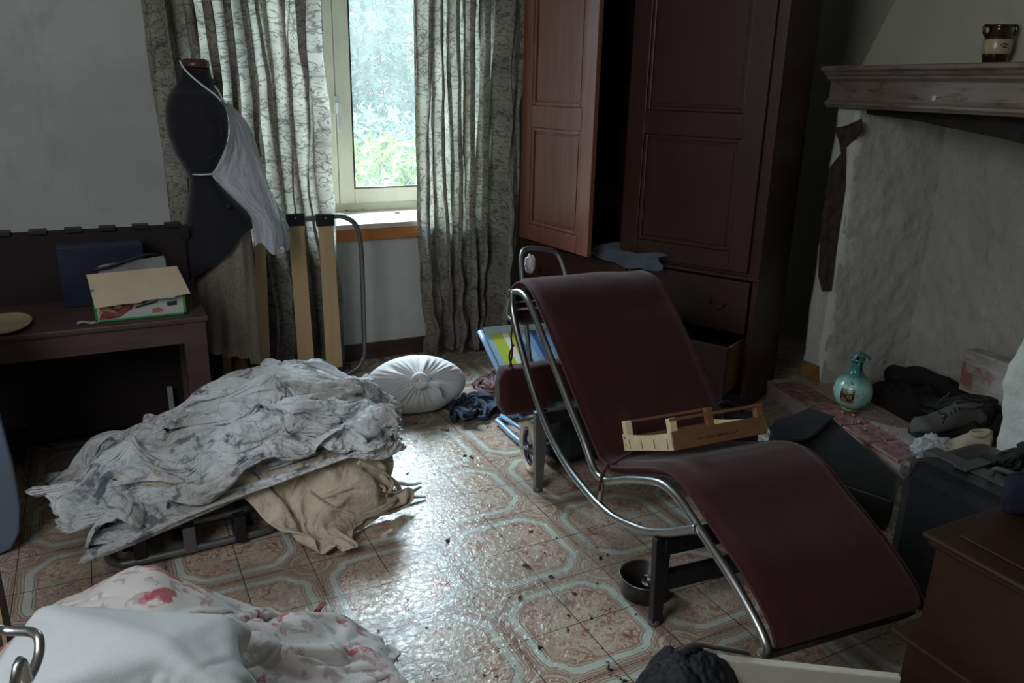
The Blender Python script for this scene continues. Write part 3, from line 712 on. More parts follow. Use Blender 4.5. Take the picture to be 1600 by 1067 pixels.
shoe('lace_up_shoe', 'black lace-up shoe lying half hidden behind the grey shoe', F(.60, .16, .135), F(.84, .31, .15), .09, .11, M['suedeb'], M['suedeb'], M['suede'])
# crumpled clear plastic bag
def blob(name, c, rx, ry, rz, amp, fr, seed, mat, label, cat, n=60, flat=True):
    c = V(c)
    def fn(u, v):
        a = u*2*math.pi; b = (v-.02)*math.pi/1.0; b = max(.001, min(math.pi-.001, v*math.pi)); p = V((math.sin(b)*math.cos(a), math.sin(b)*math.sin(a), math.cos(b)))
        k = 1+amp*noise.noise(p*fr+V((seed,)*3))*.9-amp*.5*(.5-abs(noise.noise(p*fr*1.6+V((seed+4,)*3))))
        q = V((p.x*rx, p.y*ry, p.z*rz))*k; z = q.z+rz*.8
        return (c.x+q.x, c.y+q.y, c.z+max(.001, z) if flat else c.z+q.z)
    m = MB().grid(fn, n, n//2, closed_u=True); o = m.build(name, mat); return tag(o, label, cat)
pb = NT('clear_plastic'); pb.set(Base_Color=sr('#c9ced2'), Roughness=.12, Alpha=.5); pb.b.inputs['Specular IOR Level'].default_value = .9
blob('plastic_bag', F(.93, -.06, .092), .085, .055, .042, .42, 3.4, 2., pb.m, 'crumpled clear plastic bag behind the black hard case', 'plastic bag', 80)
# rubble bits on the hearth
rnd = random.Random(11); base_bit = None
for i in range(26):
    s_ = rnd.uniform(.5, .95); o_ = rnd.uniform(-.17, .02); r_ = rnd.uniform(.003, .008)
    if base_bit is None:
        m = MB().lathe([(0, -.8), (.8, -.5), (1, .1), (.6, .7), (0, .9)], (0, 0, .8), 6, caps=False); base_bit = m.build('plaster_crumb', M['hearth']); o = base_bit
    else: o = base_bit.copy(); COL.objects.link(o)
    o.location = F(s_, o_, .0935); o.scale = (r_, r_*rnd.uniform(.6, 1.3), r_*.7); o.rotation_euler = (0, 0, rnd.uniform(0, 6))
    tag(o, 'small crumb of fallen plaster on the red edged hearth', 'debris', 'plaster crumbs on the hearth')

# black flat case on the floor in front of the hearth
T0 = [at_z(1135, 640, .17), at_z(1212, 648, .15), at_z(1290, 652, .145), at_z(1403, 742, .14), at_z(1385, 800, .13), at_z(1170, 740, .15)]
fc = thing('garment_case', 'flat black leather garment case lying open on floor before the hearth', 'case', tuple(at_z(1290, 730, 0)))
pts = [at_z(1208, 655, .14), at_z(1262, 640, .15), at_z(1300, 652, .15), at_z(1404, 744, .135), at_z(1396, 782, .125), at_z(1195, 715, .135)]
ctr = sum(pts, V())/len(pts); ctr.z = 0
bot = [V((ctr.x+(p.x-ctr.x)*.97, ctr.y+(p.y-ctr.y)*.97, .0)) for p in pts]
rr = []
for k in range(7):
    t_ = k/6; rr.append([b.lerp(p, t_)+(p-V((ctr.x, ctr.y, p.z))).normalized()*.01*math.sin(t_*math.pi) for p, b in zip(pts, bot)])
MB().loft(rr).build('body', M['lacq'], fc, bevel=.008)
fl = [at_z(1200, 668, .152), at_z(1265, 638, .163), at_z(1303, 652, .160), at_z(1262, 688, .157), at_z(1210, 690, .155)]
MB().prism(fl, V((0, 0, .006))).build('flap', M['lacq'], fc, bevel=.003)
MB().tube(catmull([fl[2]+V((0, 0, .006)), fl[3]+V((0, 0, .006)), fl[4]+V((0, 0, .006))], 6), .003, 6).build('piping', M['suedeb'], fc)
# handbag between the crate and the case
hb = thing('handbag', 'small dark grey handbag with rolled handle behind the crate', 'handbag', tuple(at_z(1160, 690, 0)))
c0 = at_z(1140, 700, .05); 
A, B = at_z(1122, 642, .25), at_z(1188, 648, .25)
ax = (B-A); ax.z = 0; ln = ax.length; ax.normalize(); ay = V((0, 0, 1)).cross(ax)
rings = []
for k in range(9):
    t_ = k/8; z = .0+.255*t_; wd = .05*(1-.65*t_); ll = ln*(.55-.06*t_)
    ring = []
    for j in range(20):
        a_ = j*2*math.pi/20; ring.append((A+B)/2*1+ax*math.copysign(abs(math.cos(a_))**.5, math.cos(a_))*ll+ay*math.copysign(abs(math.sin(a_))**.7, math.sin(a_))*wd+V((0, 0, z-(A.z+B.z)/2)))
    rings.append(ring)
MB().loft(rings).build('body', M['lacq'], hb)
mid = (A+B)/2
MB().tube(catmull([A+V((0, 0, -.02)), A+V((0, 0, .02)), A+ax*.03+V((0, 0, .045)), A+ax*.08+V((0, 0, .02)), A+ax*.12+V((0, 0, -.03))], 6), .007, 8).build('handle', M['caseb'], hb)
MB().tube([A+ax*.01+V((0, 0, .0)), A+ax*.06+V((0, 0, -.015)), A+ax*.12+V((0, 0, -.03))], .003, 6).build('zip', simple('brass_zip', '#9b7a4a', .35, metal=.8), hb)
zt = A+ax*.10+V((0, 0, -.03))-ay*.05
MB().box(tuple(zt-V((.006, .004, .03))), tuple(zt+V((.006, .004, 0)))).build('zip_tag', M['leather'], hb)

# hard case
HC0 = V((2.0, 1.365, 0)); Hx = V((1, 0, 0)); Hy = V((.0, -1, 0))
c_ = [(HC0+Hx*a_+Hy*b_) for a_, b_ in ((0, 0), (.34, .0), (.34, .50), (0, .50))]
hc = thing('hard_case', 'glossy black hard shell case with grey straps beside the wooden chest', 'case', tuple(HC0+Hx*.17+Hy*.25))
HZ = .40
MB().box((2.0, .945, .015), (2.36, 1.365, HZ)).build('shell', M['caseb'], hc, bevel=.04)
bd = MB(); bd.box((2.10, .94, .01), (2.16, 1.372, HZ+.004)); bd.build('band', M['casegrey'], hc, bevel=.006)
for yy in (1.24, 1.06):
    s_ = MB(); s_.box((2.08, yy-.02, HZ+.002), (2.36, yy+.02, HZ+.010)); o = s_.build('strap', M['casegrey'], hc, bevel=.002)
    s_ = MB().box((2.2, yy-.026, HZ+.006), (2.24, yy+.026, HZ+.016)); s_.build('latch', M['blackm'], o, bevel=.003)
MB().tube(catmull([(2.13, 1.18, HZ+.004), (2.13, 1.16, HZ+.03), (2.13, 1.04, HZ+.03), (2.13, 1.02, HZ+.004)], 6), .008, 8).build('handle', M['casegrey'], hc)
cr_ = MB(); cr_.box((1.994, 1.33, HZ-.06), (2.05, 1.372, HZ+.004)); cr_.build('corner_guard', M['casegrey'], hc, bevel=.02)
# dark shoes / straps heap on the case
# wooden chest lower right
Z1 = .55; A = V((1.44, .909, 0))
ch = thing('wooden_chest', 'dark brown wooden chest with moulded lid in the near right corner', 'chest', (1.85, .55, 0))
MB().box((1.462, .30, .30), (2.12, .888, Z1-.03)).build('body', M['cab'], ch, bevel=.004)
MB().box((1.45, .29, Z1-.03), (2.13, .90, Z1-.012)).box((1.44, .28, Z1-.014), (2.14, .909, Z1)).build('lid', M['cab'], ch, bevel=.006)
MB().box((1.49, .3, Z1-.0), (2.11, .86, Z1+.006)).build('lid_panel', M['cab'], ch, bevel=.004)
MB().box((1.425, .27, .292), (2.15, .925, .305)).box((1.44, .28, .28), (2.14, .91, .294)).build('waist_moulding', M['cab'], ch, bevel=.004)
MB().box((1.45, .29, .0), (2.13, .90, .282)).build('plinth', M['cab'], ch, bevel=.004)
# blue basin with cylinder
bc = at_z(1650, 880, Z1+.006); bc = V((1.74, .73, Z1+.0065))
bs = thing('basin', 'glossy dark blue plastic basin standing on the wooden chest', 'basin', tuple(bc))
MB().lathe([(0, 0), (.115, 0), (.128, .012), (.135, .06), (.14, .066), (.136, .068), (.13, .062), (.122, .014), (0, .01)], bc, 48, caps=False).build('bowl', M['bluepl'], bs)
cy = bc+V((.02, .0, .0115)); cn = MB().lathe([(0, 0), (.07, 0), (.073, .004), (.073, .17), (.07, .174), (0, .174)], cy, 36, caps=False)
tag(cn.build('canister', dusty('grey_canister_metal', '#6d7376', '#4a4d50', .35, metal=.5)), 'dull grey metal canister standing in the blue basin', 'canister')
blob('cap', (1.70, .865, Z1+.0065), .055, .04, .05, .25, 2., 9., M['navyhat'], 'dark navy felt cap lying at the chest edge behind the basin', 'cap', 50)

# ================================================================ foreground right: white panel box and black bag
PA, PB = at_z(1100, 1020, .30), at_z(1420, 1054, .30)
PA, PB = V((PA.x, PA.y, 0)), V((PB.x, PB.y, 0)); dpx = (PB-PA).normalized(); nrm = V((0, 0, 1)).cross(dpx)
if nrm.y > 0: nrm = -nrm
PB = PA+dpx*.385
wp = thing('white_board', 'white laminated board standing on edge in front of the chaise', 'board', tuple((PA+PB)/2))
PA2 = PA-dpx*.05
MB().obox(PA2, PB-PA2, nrm*.016, V((0, 0, .298))).build('panel', M['whitepanel'], wp, bevel=.001)
MB().obox(PA2+V((0, 0, .298)), PB-PA2, nrm*.016, V((0, 0, .003))).build('lit_top_edge', simple('lit_top_edge', '#d3d1c8', .3), wp)  # board's top thickness, painted paler for the light falling on it
bgc = at_z(1072, 1046, .29); BX = (bgc.x, bgc.y)
def bagf(u, v):
    a_ = u*2*math.pi; h = math.sin(v*math.pi/2)
    rx, ry = .125, .085; k = (1-h**4)**.5 if h < 1 else 0
    k = k*(1+.07*math.sin(a_*3+1)+.12*nz(math.cos(a_)*1.4, math.sin(a_)*1.4, h*2)+.05*nz(math.cos(a_)*3, math.sin(a_)*3, h*7)*(1-h))
    ax_ = V((.93, -.36, 0)); ay_ = V((.36, .93, 0))
    q_ = V((BX[0], BX[1], 0))+ax_*math.cos(a_)*rx*k+ay_*math.sin(a_)*ry*k
    z = .335*h*(1+.10*nz(q_.x*9, q_.y*9, 4)+.06*nz(q_.x*26, q_.y*26, 8))
    return (q_.x, q_.y, max(z, .001))
bgo = thing('black_bag', 'slouching black cloth bag against the white board', 'bag', (BX[0], BX[1], 0))
MB().grid(bagf, 110, 70, closed_u=True).build('body', simple('black_nylon', '#181b22', .7, var=.4, bump=.12, bscale=25), bgo)
c0 = V((BX[0], BX[1], 0))
MB().tube(catmull([c0+V((-.02, .0, .336)), c0+V((.03, .01, .333)), c0+V((.08, .0, .315)), c0+V((.14, -.03, .303))], 8), .010, 8, flat=.35).build('strap', M['black'], bgo)
# cooking pan with whisk head
pc = at_z(1016, 918, .05); pc = V((1.288, 1.605, .0005))
pn = thing('cooking_pan', 'round dark enamel pan on floor behind the near chaise leg', 'pan', tuple(pc))
MB().lathe([(0, 0), (.064, 0), (.070, .004), (.0745, .055), (.077, .06), (.0765, .063), (.0735, .062), (.068, .012), (.06, .006), (0, .006)], pc, 48, caps=False).build('pan_body', M['pan'], pn)
rm = [pc+V((math.cos(a_)*.0758, math.sin(a_)*.0758, .062)) for a_ in [k*2*math.pi/48 for k in range(48)]]
MB().tube(rm, .0022, 6, closed=True).build('rim', simple('worn_rim', '#8b8984', .35, metal=.7), pn)
cl_ = MB()
for k in range(9):
    o_ = pc+V((.008+.0012*k, .012-.002*k, .030)); r_ = .022-.0012*abs(k-4)
    cl_.tube([o_+V((0, math.cos(a_)*r_, math.sin(a_)*r_)) for a_ in [q*2*math.pi/18 for q in range(18)]], .0012, 5, closed=True)
tag(cl_.build('wire_coil', M['chrome']), 'shiny coil of wire lying in the dark pan', 'coil')
# ================================================================ chaise longue
P1 = V((1.24, 1.455, 0)); CD = V((.09, .996, 0)).normalized(); CW = V((CD.y, -CD.x, 0))
def K(s, t, z): return P1+CD*s+CW*t+V((0, 0, z))
def wS(s): return .43+.10*smooth(-.4, 1.1, s)
cg = thing('chaise_longue', 'burgundy padded chaise longue on chromed tube frame and black base', 'chaise longue', tuple(K(.35, .25, 0)))
prof = [(-.425, .262), (-.41, .292), (-.36, .330), (-.27, .375), (-.16, .415), (-.06, .453), (.0, .463), (.05, .460), (.12, .435), (.22, .388), (.31, .347), (.36, .330), (.41, .337), (.47, .38), (.58, .455), (.74, .575), (.85, .65), (.944, .71), (1.01, .735), (1.07, .735), (1.13, .712), (1.175, .665), (1.18, .61), (1.15, .575)]
pp = catmull([(s, 0, z) for s, z in prof], 5); NP = len(pp)
def cushion(mb, th, puff):
    rings = []
    for i, p in enumerate(pp):
        a_ = pp[max(i-1, 0)]; b_ = pp[min(i+1, NP-1)]; tn = (b_-a_).normalized(); nm = V((-tn.z, 0, tn.x)); 
        s, z = p.x, p.z; w_ = wS(s); ring = []
        ee = min(1, min(i, NP-1-i)/3+.25)
        nW = 22
        for k in range(nW+1):   # top side
            t_ = k/nW; e = min(t_, 1-t_); o = th*(.5-.5*(1-min(1, e/.05))**2)*ee
            o += puff*nz(s*4, t_*2, 3)*min(1, e/.05)
            ring.append(K(s+nm.x*o, .0+w_*t_, z-th*.35+nm.z*o))
        for k in range(nW+1):
            t_ = 1-k/nW; e = min(t_, 1-t_); o = -th*(.5-.5*(1-min(1, e/.05))**2)*ee
            ring.append(K(s+nm.x*o, .0+w_*t_, z-th*.35+nm.z*o))
        rings.append(ring)
    mb.loft(rings); return mb
cushion(MB(), .040, .004).build('cushion', M['burg'], cg)
for tt in (0, 1):
    ln = []
    for i, p in enumerate(pp[::3]):
        ln.append(K(p.x, tt*wS(p.x), p.z-.008))
    MB().tube(ln, .0045, 6).build('piping', M['burgd'], cg)
seat = [(-.40, .225), (-.41, .25), (-.36, .288), (-.27, .333), (-.16, .374), (-.06, .412), (.0, .422), (.05, .418), (.12, .392), (.22, .345), (.30, .300), (.34, .282), (.39, .276), (.43, .292), (.50, .35), (.60, .418), (.74, .52), (.85, .60), (.944, .668), (1.0, .692), (1.06, .694), (1.13, .670), (1.165, .62), (1.165, .575)]
arc = [(1.11, .690), (1.10, .62), (1.06, .555), (1.0, .485), (.917, .402), (.84, .337), (.76, .285), (.679, .245), (.562, .210), (.423, .193), (.34, .192), (.26, .201), (.17, .226), (.087, .255), (.0, .30), (-.07, .345), (-.134, .388)]
def tw(s): return .43+.10*smooth(-.4, 1.1, s)
for tt in (0, 1):
    off = -.012 if tt == 0 else .012
    MB().tube(catmull([K(s, tw(s)*tt+off, z) for s, z in seat], 6), .0115, 12).build('seat_rail', M['chrome'], cg)
    MB().tube(catmull([K(s, tw(s)*tt+off*1.6, z) for s, z in arc], 6), .0125, 12).build('rocker_rail', M['chrome'], cg)
a0, a1 = seat[0], seat[-1]
MB().tube(catmull([K(a0[0], -.012, a0[1]), K(a0[0]+.01, .02, a0[1]-.02), K(a0[0]+.01, .2, a0[1]-.02), K(a0[0]+.01, .4, a0[1]-.02), K(a0[0], .44, a0[1])], 5), .0115, 10).build('foot_rail', M['chrome'], cg)
MB().tube(catmull([K(a1[0], -.012, a1[1]), K(a1[0]-.03, .03, a1[1]-.02), K(a1[0]-.03, .2, a1[1]-.02), K(a1[0]-.03, .5, a1[1]-.02), K(a1[0], .54, a1[1])], 5), .0115, 10).build('head_rail', M['chrome'], cg)
for s_, z_ in ((1.15, .63), (1.12, .61)):
    MB().tube([K(s_, 0, z_), K(s_, .52, z_)], .005, 8).build('spring_bar', M['zinc'], cg)
# base
for (s_, nm_, zt) in ((.02, 'front', .275), (.83, 'rear', .315)):
    for tt in (-.015, .50):
        lg = MB(); w0, w1 = .024, .015
        x0 = K(s_, tt, 0)
        lg.hexa([x0-CD*.012-CW*.012, x0-CD*.012+CW*.016, x0+CD*.012+CW*.016, x0+CD*.012-CW*.012,
                 K(s_, tt, zt)-CD*.012-CW*.022, K(s_, tt, zt)-CD*.012+CW*.028, K(s_, tt, zt)+CD*.012+CW*.028, K(s_, tt, zt)+CD*.012-CW*.022])
        o = lg.build('leg', M['blackm'] if s_ < .5 else M['zinc'], cg, bevel=.002)
        MB().lathe([(0, 0), (.016, 0), (.017, .01), (.010, .022), (0, .022)], x0, 14, caps=False).build('foot', M['zinc'], o)
    MB().obox(K(s_-.018, -.01, zt-.05), CD*.036, CW*.53, V((0, 0, .05))).build('cross_bar', M['blackm'], cg, bevel=.003)
MB().obox(K(.02, .0, .10), CD*.025, CW*.50, V((0, 0, .055))).build('lower_bar', M['blackm'], cg, bevel=.003)
MB().tube([K(.03, .27, .23), K(.82, .27, .27)], .022, 12, flat=.6).build('spine_bar', M['blackm'], cg)
# clamp tab under the seat joint and tied strap
MB().tube(catmull([K(.36, -.014, .29), K(.36, -.014, .24), K(.36, -.016, .205)], 4), .008, 8).build('clamp', M['chrome'], cg)
tie = MB(); tie.tube(catmull([K(.35, -.004, .335), K(.33, -.026, .32), K(.34, -.030, .285), K(.35, -.026, .265), K(.355, -.026, .245)], 6), .006, 8, flat=.5)
tie.tube(catmull([K(.33, .0, .34), K(.35, .06, .352), K(.38, .12, .345)], 6), .004, 6); tie.build('tie_strap', M['burgd'], cg)

# headrest bolster hanging by a strap from the head loop
hr = thing('headrest_bolster', 'burgundy headrest cushion hanging by a strap behind the chaise', 'cushion', tuple(K(1.12, .15, .20)))
def bol(u, v):
    a_ = u*2*math.pi; t_ = -.06+.40*v
    ev = min(1, min(v, 1-v)/.06); cx = math.cos(a_); sy = math.sin(a_)
    r1 = math.copysign(abs(cx)**.55, cx); r2 = math.copysign(abs(sy)**.55, sy)
    k = (1-(1-ev)**2*.55)
    z = .285+.095*r2*k+.004*nz(a_, v*4); s = 1.14+(.060-.012*r2)*r1*k
    return tuple(K(s, t_, z))
MB().grid(bol, 40, 40, closed_u=True).build('cushion_body', M['burg'], hr)
e0 = [bol(k/40, 0) for k in range(40)]; e1 = [bol(k/40, 1) for k in range(40)]
MB().add(e0, [tuple(range(40))], False).add(e1, [tuple(range(40))], False).build('end_panel', M['burg'], hr)
MB().tube(catmull([K(1.13, -.016, .37), K(1.13, -.004, .44), K(1.135, -.008, .50), K(1.14, 0., .565)], 6), .006, 8, flat=.45).tube(catmull([K(1.13, .0, .37), K(1.14, -.012, .42), K(1.125, .0, .47)], 6), .004, 8).build('strap', M['burgd'], hr)

# fruit crate on the seat
CA, CB, CC = K(.375, .005, .352), K(.12, .07, .465), K(.135, .395, .462)
CX = (CC-CB); CY = (CA-CB); CX = CX.normalized()*.325; CY = (CY-CX.normalized()*CY.dot(CX.normalized())).normalized()*.255; CZ = CX.cross(CY).normalized()
if CZ.z < 0: CZ = -CZ
O = CB+CZ*.004
kr = thing('fruit_crate', 'small open wooden fruit crate resting on the chaise seat', 'crate', tuple(O))
def Q(a, b, c): return O+CX*a+CY*b+CZ*c
def cbox(a0, a1, b0, b1, c0, c1):
    return MB().hexa([Q(a0, b0, c0), Q(a1, b0, c0), Q(a1, b1, c0), Q(a0, b1, c0), Q(a0, b0, c1), Q(a1, b0, c1), Q(a1, b1, c1), Q(a0, b1, c1)])
cbox(.0, 1, -.012, .0, .0, .052).build('side_board', M['crate'], kr, bevel=.001)
cbox(.0, 1, 1.0, 1.012, .0, .040).build('side_board', M['crate'], kr, bevel=.001)
for a_ in (0, 1):
    m = MB(); n_ = 12
    for k in range(n_):
        b0, b1 = k/n_, (k+1)/n_; h0 = .044+.006*(2*b0-1)**2; h1 = .044+.006*(2*b1-1)**2; q0 = .004*math.sin(b0*math.pi)
        x0, x1 = (-.012, 0) if a_ == 0 else (1, 1.012)
        m.hexa([Q(x0, b0, 0), Q(x1, b0, 0), Q(x1, b1, 0), Q(x0, b1, 0), Q(x0, b0, h0), Q(x1, b0, h0), Q(x1, b1, h1), Q(x0, b1, h1)])
    m.build('end_board', M['cratep'], kr)
for a_, b_ in ((.0, .0), (.93, .0), (.0, .92), (.93, .92)):
    cbox(a_, a_+.07, b_, b_+.08, .0, .088).build('corner_post', M['cratep'] if a_ == 0 else M['crate'], kr, bevel=.0015)
cbox(.0, 1, -.004, .008, .080, .088).build('top_rail', M['crate'], kr); cbox(.0, 1, .992, 1.004, .080, .088).build('top_rail', M['crate'], kr)
for k in range(5): cbox(0, 1, .01+k*.2, .17+k*.2, .0, .004).build('bottom_slat', M['cratep'] if k == 3 else M['crate'], kr)
# staples and stamped lettering
st = MB()
for k in range(4):
    b_ = .08+.26*k; p = Q(-.0135, b_, .006); st.tube([p, p+CZ*.026], .0011, 5)
for b_ in (.95,):
    for c_ in (.012, .034): p = Q(-.0135, b_, c_); st.tube([p, p+CZ*.008], .0012, 5)
st.build('staples', M['blackm'], kr)
st = MB(); nx = CX.normalized(); o_ = Q(0, -.0135, 0); rs = random.Random(3)
for a_, n_ in ((.24, 8), (.45, 5), (.58, 3), (.66, 1)):
    for k in range(n_):   # worn, unreadable stamp marks
        x_ = a_*.325+k*.0085; h_ = rs.uniform(.003, .009); c_ = .017+rs.uniform(-.001, .002)+.012*a_*0
        st.obox(o_+nx*x_+CZ*c_, nx*rs.uniform(.003, .0065), -CY.normalized()*.0006, CZ*h_)
st.build('worn_stamp', simple('brown_ink', '#5a3a22', .9, var=.5, scale=60), kr)

# ================================================================ trolley behind
tl = thing('wheeled_trolley', 'folding two wheel trolley with cream tyres behind the chaise', 'trolley', (1.45, 2.62, 0))
def wheel(c, ax):
    c = V(c); ax = V(ax).normalized(); u_ = V((0, 0, 1)); v_ = ax.cross(u_).normalized(); R = .10
    def ring(r, n=48, o=0): return [c+ax*o+(u_*math.sin(a_)+v_*math.cos(a_))*r for a_ in [k*2*math.pi/n for k in range(n)]]
    wt = MB().tube(ring(R-.013), .013, 12, closed=True, flat=1.35).build('wheel', M['rubber'], tl)
    MB().tube(ring(R-.030), .008, 8, closed=True).tube(ring(R-.022), .005, 8, closed=True).build('wheel_rim', M['purple'], wt)
    sp_ = MB()
    for k in range(12):
        a_ = k*math.pi/6+.1; e_ = c+(u_*math.sin(a_)+v_*math.cos(a_))*(R-.03); sp_.tube([c+ax*(.012 if k % 2 else -.012), e_], .0016, 5)
    sp_.build('spokes', M['chrome'], wt)
    MB().lathe([(0, -.02), (.010, -.02), (.012, -.008), (.006, 0), (.012, .008), (.010, .02), (0, .02)], c, 16, axis=ax, caps=False).build('hub', M['chrome'], wt)
    MB().lathe([(0, -.003), (R-.035, -.003), (R-.035, .003), (0, .003)], c+ax*.001, 36, axis=ax, caps=False).build('wheel_disc', M['purple'], wt) if False else None
wheel((1.352, 2.44, .10), (1, -.18, 0)); wheel((1.80, 2.40, .10), (1, -.18, 0))
MB().tube([(1.31, 2.448, .10), (1.84, 2.393, .10)], .006, 8).build('axle', M['chrome'], tl)
hL, hR_ = V((1.505, 2.72, .10)), V((1.70, 2.70, .10))
tp = at_y(838, 384, 2.9); tq_ = at_y(872, 432, 2.9)
MB().tube(catmull([(1.50, 2.50, .065), (1.50, 2.66, .10), (1.50, 2.74, .35), (1.505, 2.82, .62), (1.52, 2.87, .735), (1.56, 2.90, .765), (1.64, 2.895, .757), (1.70, 2.89, .735), (1.715, 2.84, .66), (1.72, 2.78, .5), (1.72, 2.66, .10), (1.72, 2.50, .065)], 7), .010, 10).build('handle_tube', M['zinc'], tl)
MB().box((1.42, 2.36, .05), (1.78, 2.56, .06)).build('platform', M['blackm'], tl)
for yy in (.2, .26): MB().tube([(1.5, 2.68+.2*yy, yy), (1.72, 2.68+.2*yy, yy)], .004, 6).build('cross_wire', M['chrome'], tl)
MB().box((1.43, 2.33, .061), (1.77, 2.49, .27)).build('bag_body', simple('dark_green_bag', '#15201d', .8, var=.4), tl, bevel=.03)
rg = blob('white_rag', (1.575, 2.895, .70), .024, .018, .040, .35, 3, 3., M['sack'], 'small white rag hooked over the trolley handle', 'rag', 50, False)
rg.location.z += .0

# ================================================================ striped beach chair (folded)
bc_ = thing('beach_chair', 'folded beach chair with blue tubes and lime striped fabric', 'folding chair', (1.6, 2.9, 0))
t0, t1 = at_z(787, 668, .03), at_y(750, 520, 3.08)
U0, U1 = V((1.42, 2.70, .03)), V((1.425, 3.08, .365))
U1 = at_y(750, 518, 3.05); U0 = at_y(795, 610, 2.75)
dl = (U0-U1); Lx = V((.34, -.03, 0))
E0 = U1; E1 = U1+dl*1.28
MB().tube(catmull([E0, E1, E1+V((.03, -.02, -.02)), E1+Lx*.5, E1+Lx-V((.03, .0, 0)), E1+Lx, E0+Lx], 5), .0125, 10).build('back_tube', M['bluetube'], bc_)
G0, G1 = at_z(778, 662, .02), at_z(826, 698, .02)
MB().tube(catmull([G1+V((.12, -.02, 0)), G1, G0+V((.01, -.01, 0)), G0+V((.02, .035, 0)), G0+V((.10, .05, .0)), G0+V((.34, .04, .0)), G0+V((.40, -.06, .0))], 5), .0125, 10).build('seat_tube', M['bluetube'], bc_)
MB().tube([G0+V((.02, .01, .03)), G1+V((.035, .0, .03))], .009, 8).build('inner_tube', M['bluetube'], bc_)
cols = ['#8fb3c9', '#b3c43a', '#b3c43a', '#dfe5da', '#b3c43a', '#3c4f86', '#8fb3c9', '#6f9bc4', '#3c4f86', '#8fb3c9', '#6f9bc4', '#a9c43a']
t = NT('striped_fabric'); uvs = t.n('ShaderNodeSeparateXYZ'); t.l(t.tc.outputs['UV'], uvs.inputs[0])
t.set(Base_Color=t.ramp(uvs.outputs[0], [(i/len(cols), sr(c)) for i, c in enumerate(cols)], 'CONSTANT'), Roughness=.7)
def fab(u, v):
    p = E0.lerp(E1, .06+.86*v)+Lx*(.03+.94*u); return tuple(p+V((0, -.02, -.012))*math.sin(v*math.pi)*.8+V((0, 0, .006)))
fb = MB().grid(fab, 24, 24).build('seat_fabric', t.m, bc_, uvgrid=(24, 24))
MB().grid(lambda u, v: tuple(E0.lerp(E1, -.02+.10*v)+Lx*(.03+.94*u)+V((0, -.004, .012))), 8, 4).build('hem', simple('grey_hem', '#67706c', .8), bc_)

# ================================================================ desk, board, boxes on the left
YD = 3.0
dk_ = thing('low_desk', 'old dark walnut desk along the left part of the wall', 'desk', (-.3, 3.2, 0))
DT = .587; XR = .30
MB().box((-1.5, YD, DT-.022), (XR, 3.42, DT)).build('top', M['desk'], dk_, bevel=.006)
MB().box((-1.49, YD+.012, DT-.10), (XR-.012, YD+.034, DT-.022)).build('apron', M['desk'], dk_, bevel=.002)
for x in (-1.45, XR-.088):
    for y in (YD+.008, 3.34): MB().box((x, y, 0), (x+.078, y+.07, DT-.022)).build('leg', M['desk'], dk_, bevel=.003)
MB().box((-1.44, 3.36, .06), (XR-.08, 3.38, DT-.024)).build('back_panel', M['deskd'], dk_)
MB().box((-1.44, YD+.05, .10), (-.35, 3.3, .14)).build('shelf', M['deskd'], dk_)
ps = MB(); A = at_y(262, 604, 3.33); B = at_y(270, 655, 3.33); ps.box((A.x-.004, 3.32, 0.0), (A.x+.016, 3.335, A.z))
tag(ps.build('pale_stick', simple('pale_stick_wood', '#8f9894', .6)), 'short pale stick standing upright in the dark under the desk', 'stick')
bd_ = thing('headboard', 'dark wooden headboard with notched top edge leaning behind the desk', 'headboard', (-.5, 3.5, 0))
yb = 3.45
TR = at_y(284, 351, 3.48)
MB().hexa([(-1.6, yb, 0), (.31, yb, 0), (.31, yb+.025, 0), (-1.6, yb+.025, 0), (-1.6, yb+.03, TR.z), (TR.x, yb+.03, TR.z), (TR.x, yb+.055, TR.z), (-1.6, yb+.055, TR.z)]).build('panel', M['deskd'], bd_)
for k in range(9):
    x = TR.x-.065-.118*k
    MB().box((x, yb+.018, TR.z-.008), (x+.06, yb+.062, TR.z+.010)).build('top_block', M['blackm'], bd_, bevel=.002)
MB().box((TR.x-.01, yb+.015, TR.z-.05), (TR.x+.02, yb+.035, TR.z)).build('corner_strip', M['deskd'], bd_)
# cardboard box with green trim
bt0 = at_z(157, 514, DT); bt1 = at_z(293, 500, DT)
bt0 = at_y(152, 516, 3.06); bt1 = at_y(292, 499, 3.06); 
x0, x1 = bt0.x, bt1.x; y0 = 3.055; z0 = DT+.0015
bxo = thing('cardboard_box', 'open product box with green edges and pale lid flap on the desk', 'box', ((x0+x1)/2, 3.15, z0))
HB = at_y(160, 432, y0).z-.02-z0; HB = .118
for a_, b_ in (((x0, y0, z0), (x1, y0+.004, z0+HB)), ((x0, 3.24, z0), (x1, 3.244, z0+HB)), ((x0, y0, z0), (x0+.004, 3.244, z0+HB)), ((x1-.004, y0, z0), (x1, 3.244, z0+HB)), ((x0, y0, z0), (x1, 3.244, z0+.004))):
    MB().box(a_, b_).build('box_side', M['cardk'], bxo)
g_ = MB(); yf = y0-.0016
g_.box((x0-.001, yf, z0), (x1+.001, y0, z0+.006)).box((x0-.001, yf, z0), (x0+.007, y0, z0+HB)).box((x1-.008, yf, z0), (x1+.001, y0, z0+HB)); g_.box((x0-.0015, yf, z0), (x0, 3.2, z0+HB))
g_.build('green_border', M['green'], bxo)
def sx_(u): return x0+.012+(x1-x0-.024)*u
def pic(pts, mat, nm, d=.001): MB().prism([(sx_(u), yf-.0002, z0+.008+v*(HB-.01)) for u, v in pts], (0, -d, 0)).build(nm, mat, bxo)
redp = simple('printed_red_food', '#7a4038', .5, var=.5, scale=60); tanp = simple('printed_tan', '#b09070', .5, var=.3, scale=50); slp = simple('printed_slate', '#252c2b', .5); pnk = simple('printed_pink', '#b0746a', .5, var=.4, scale=70)
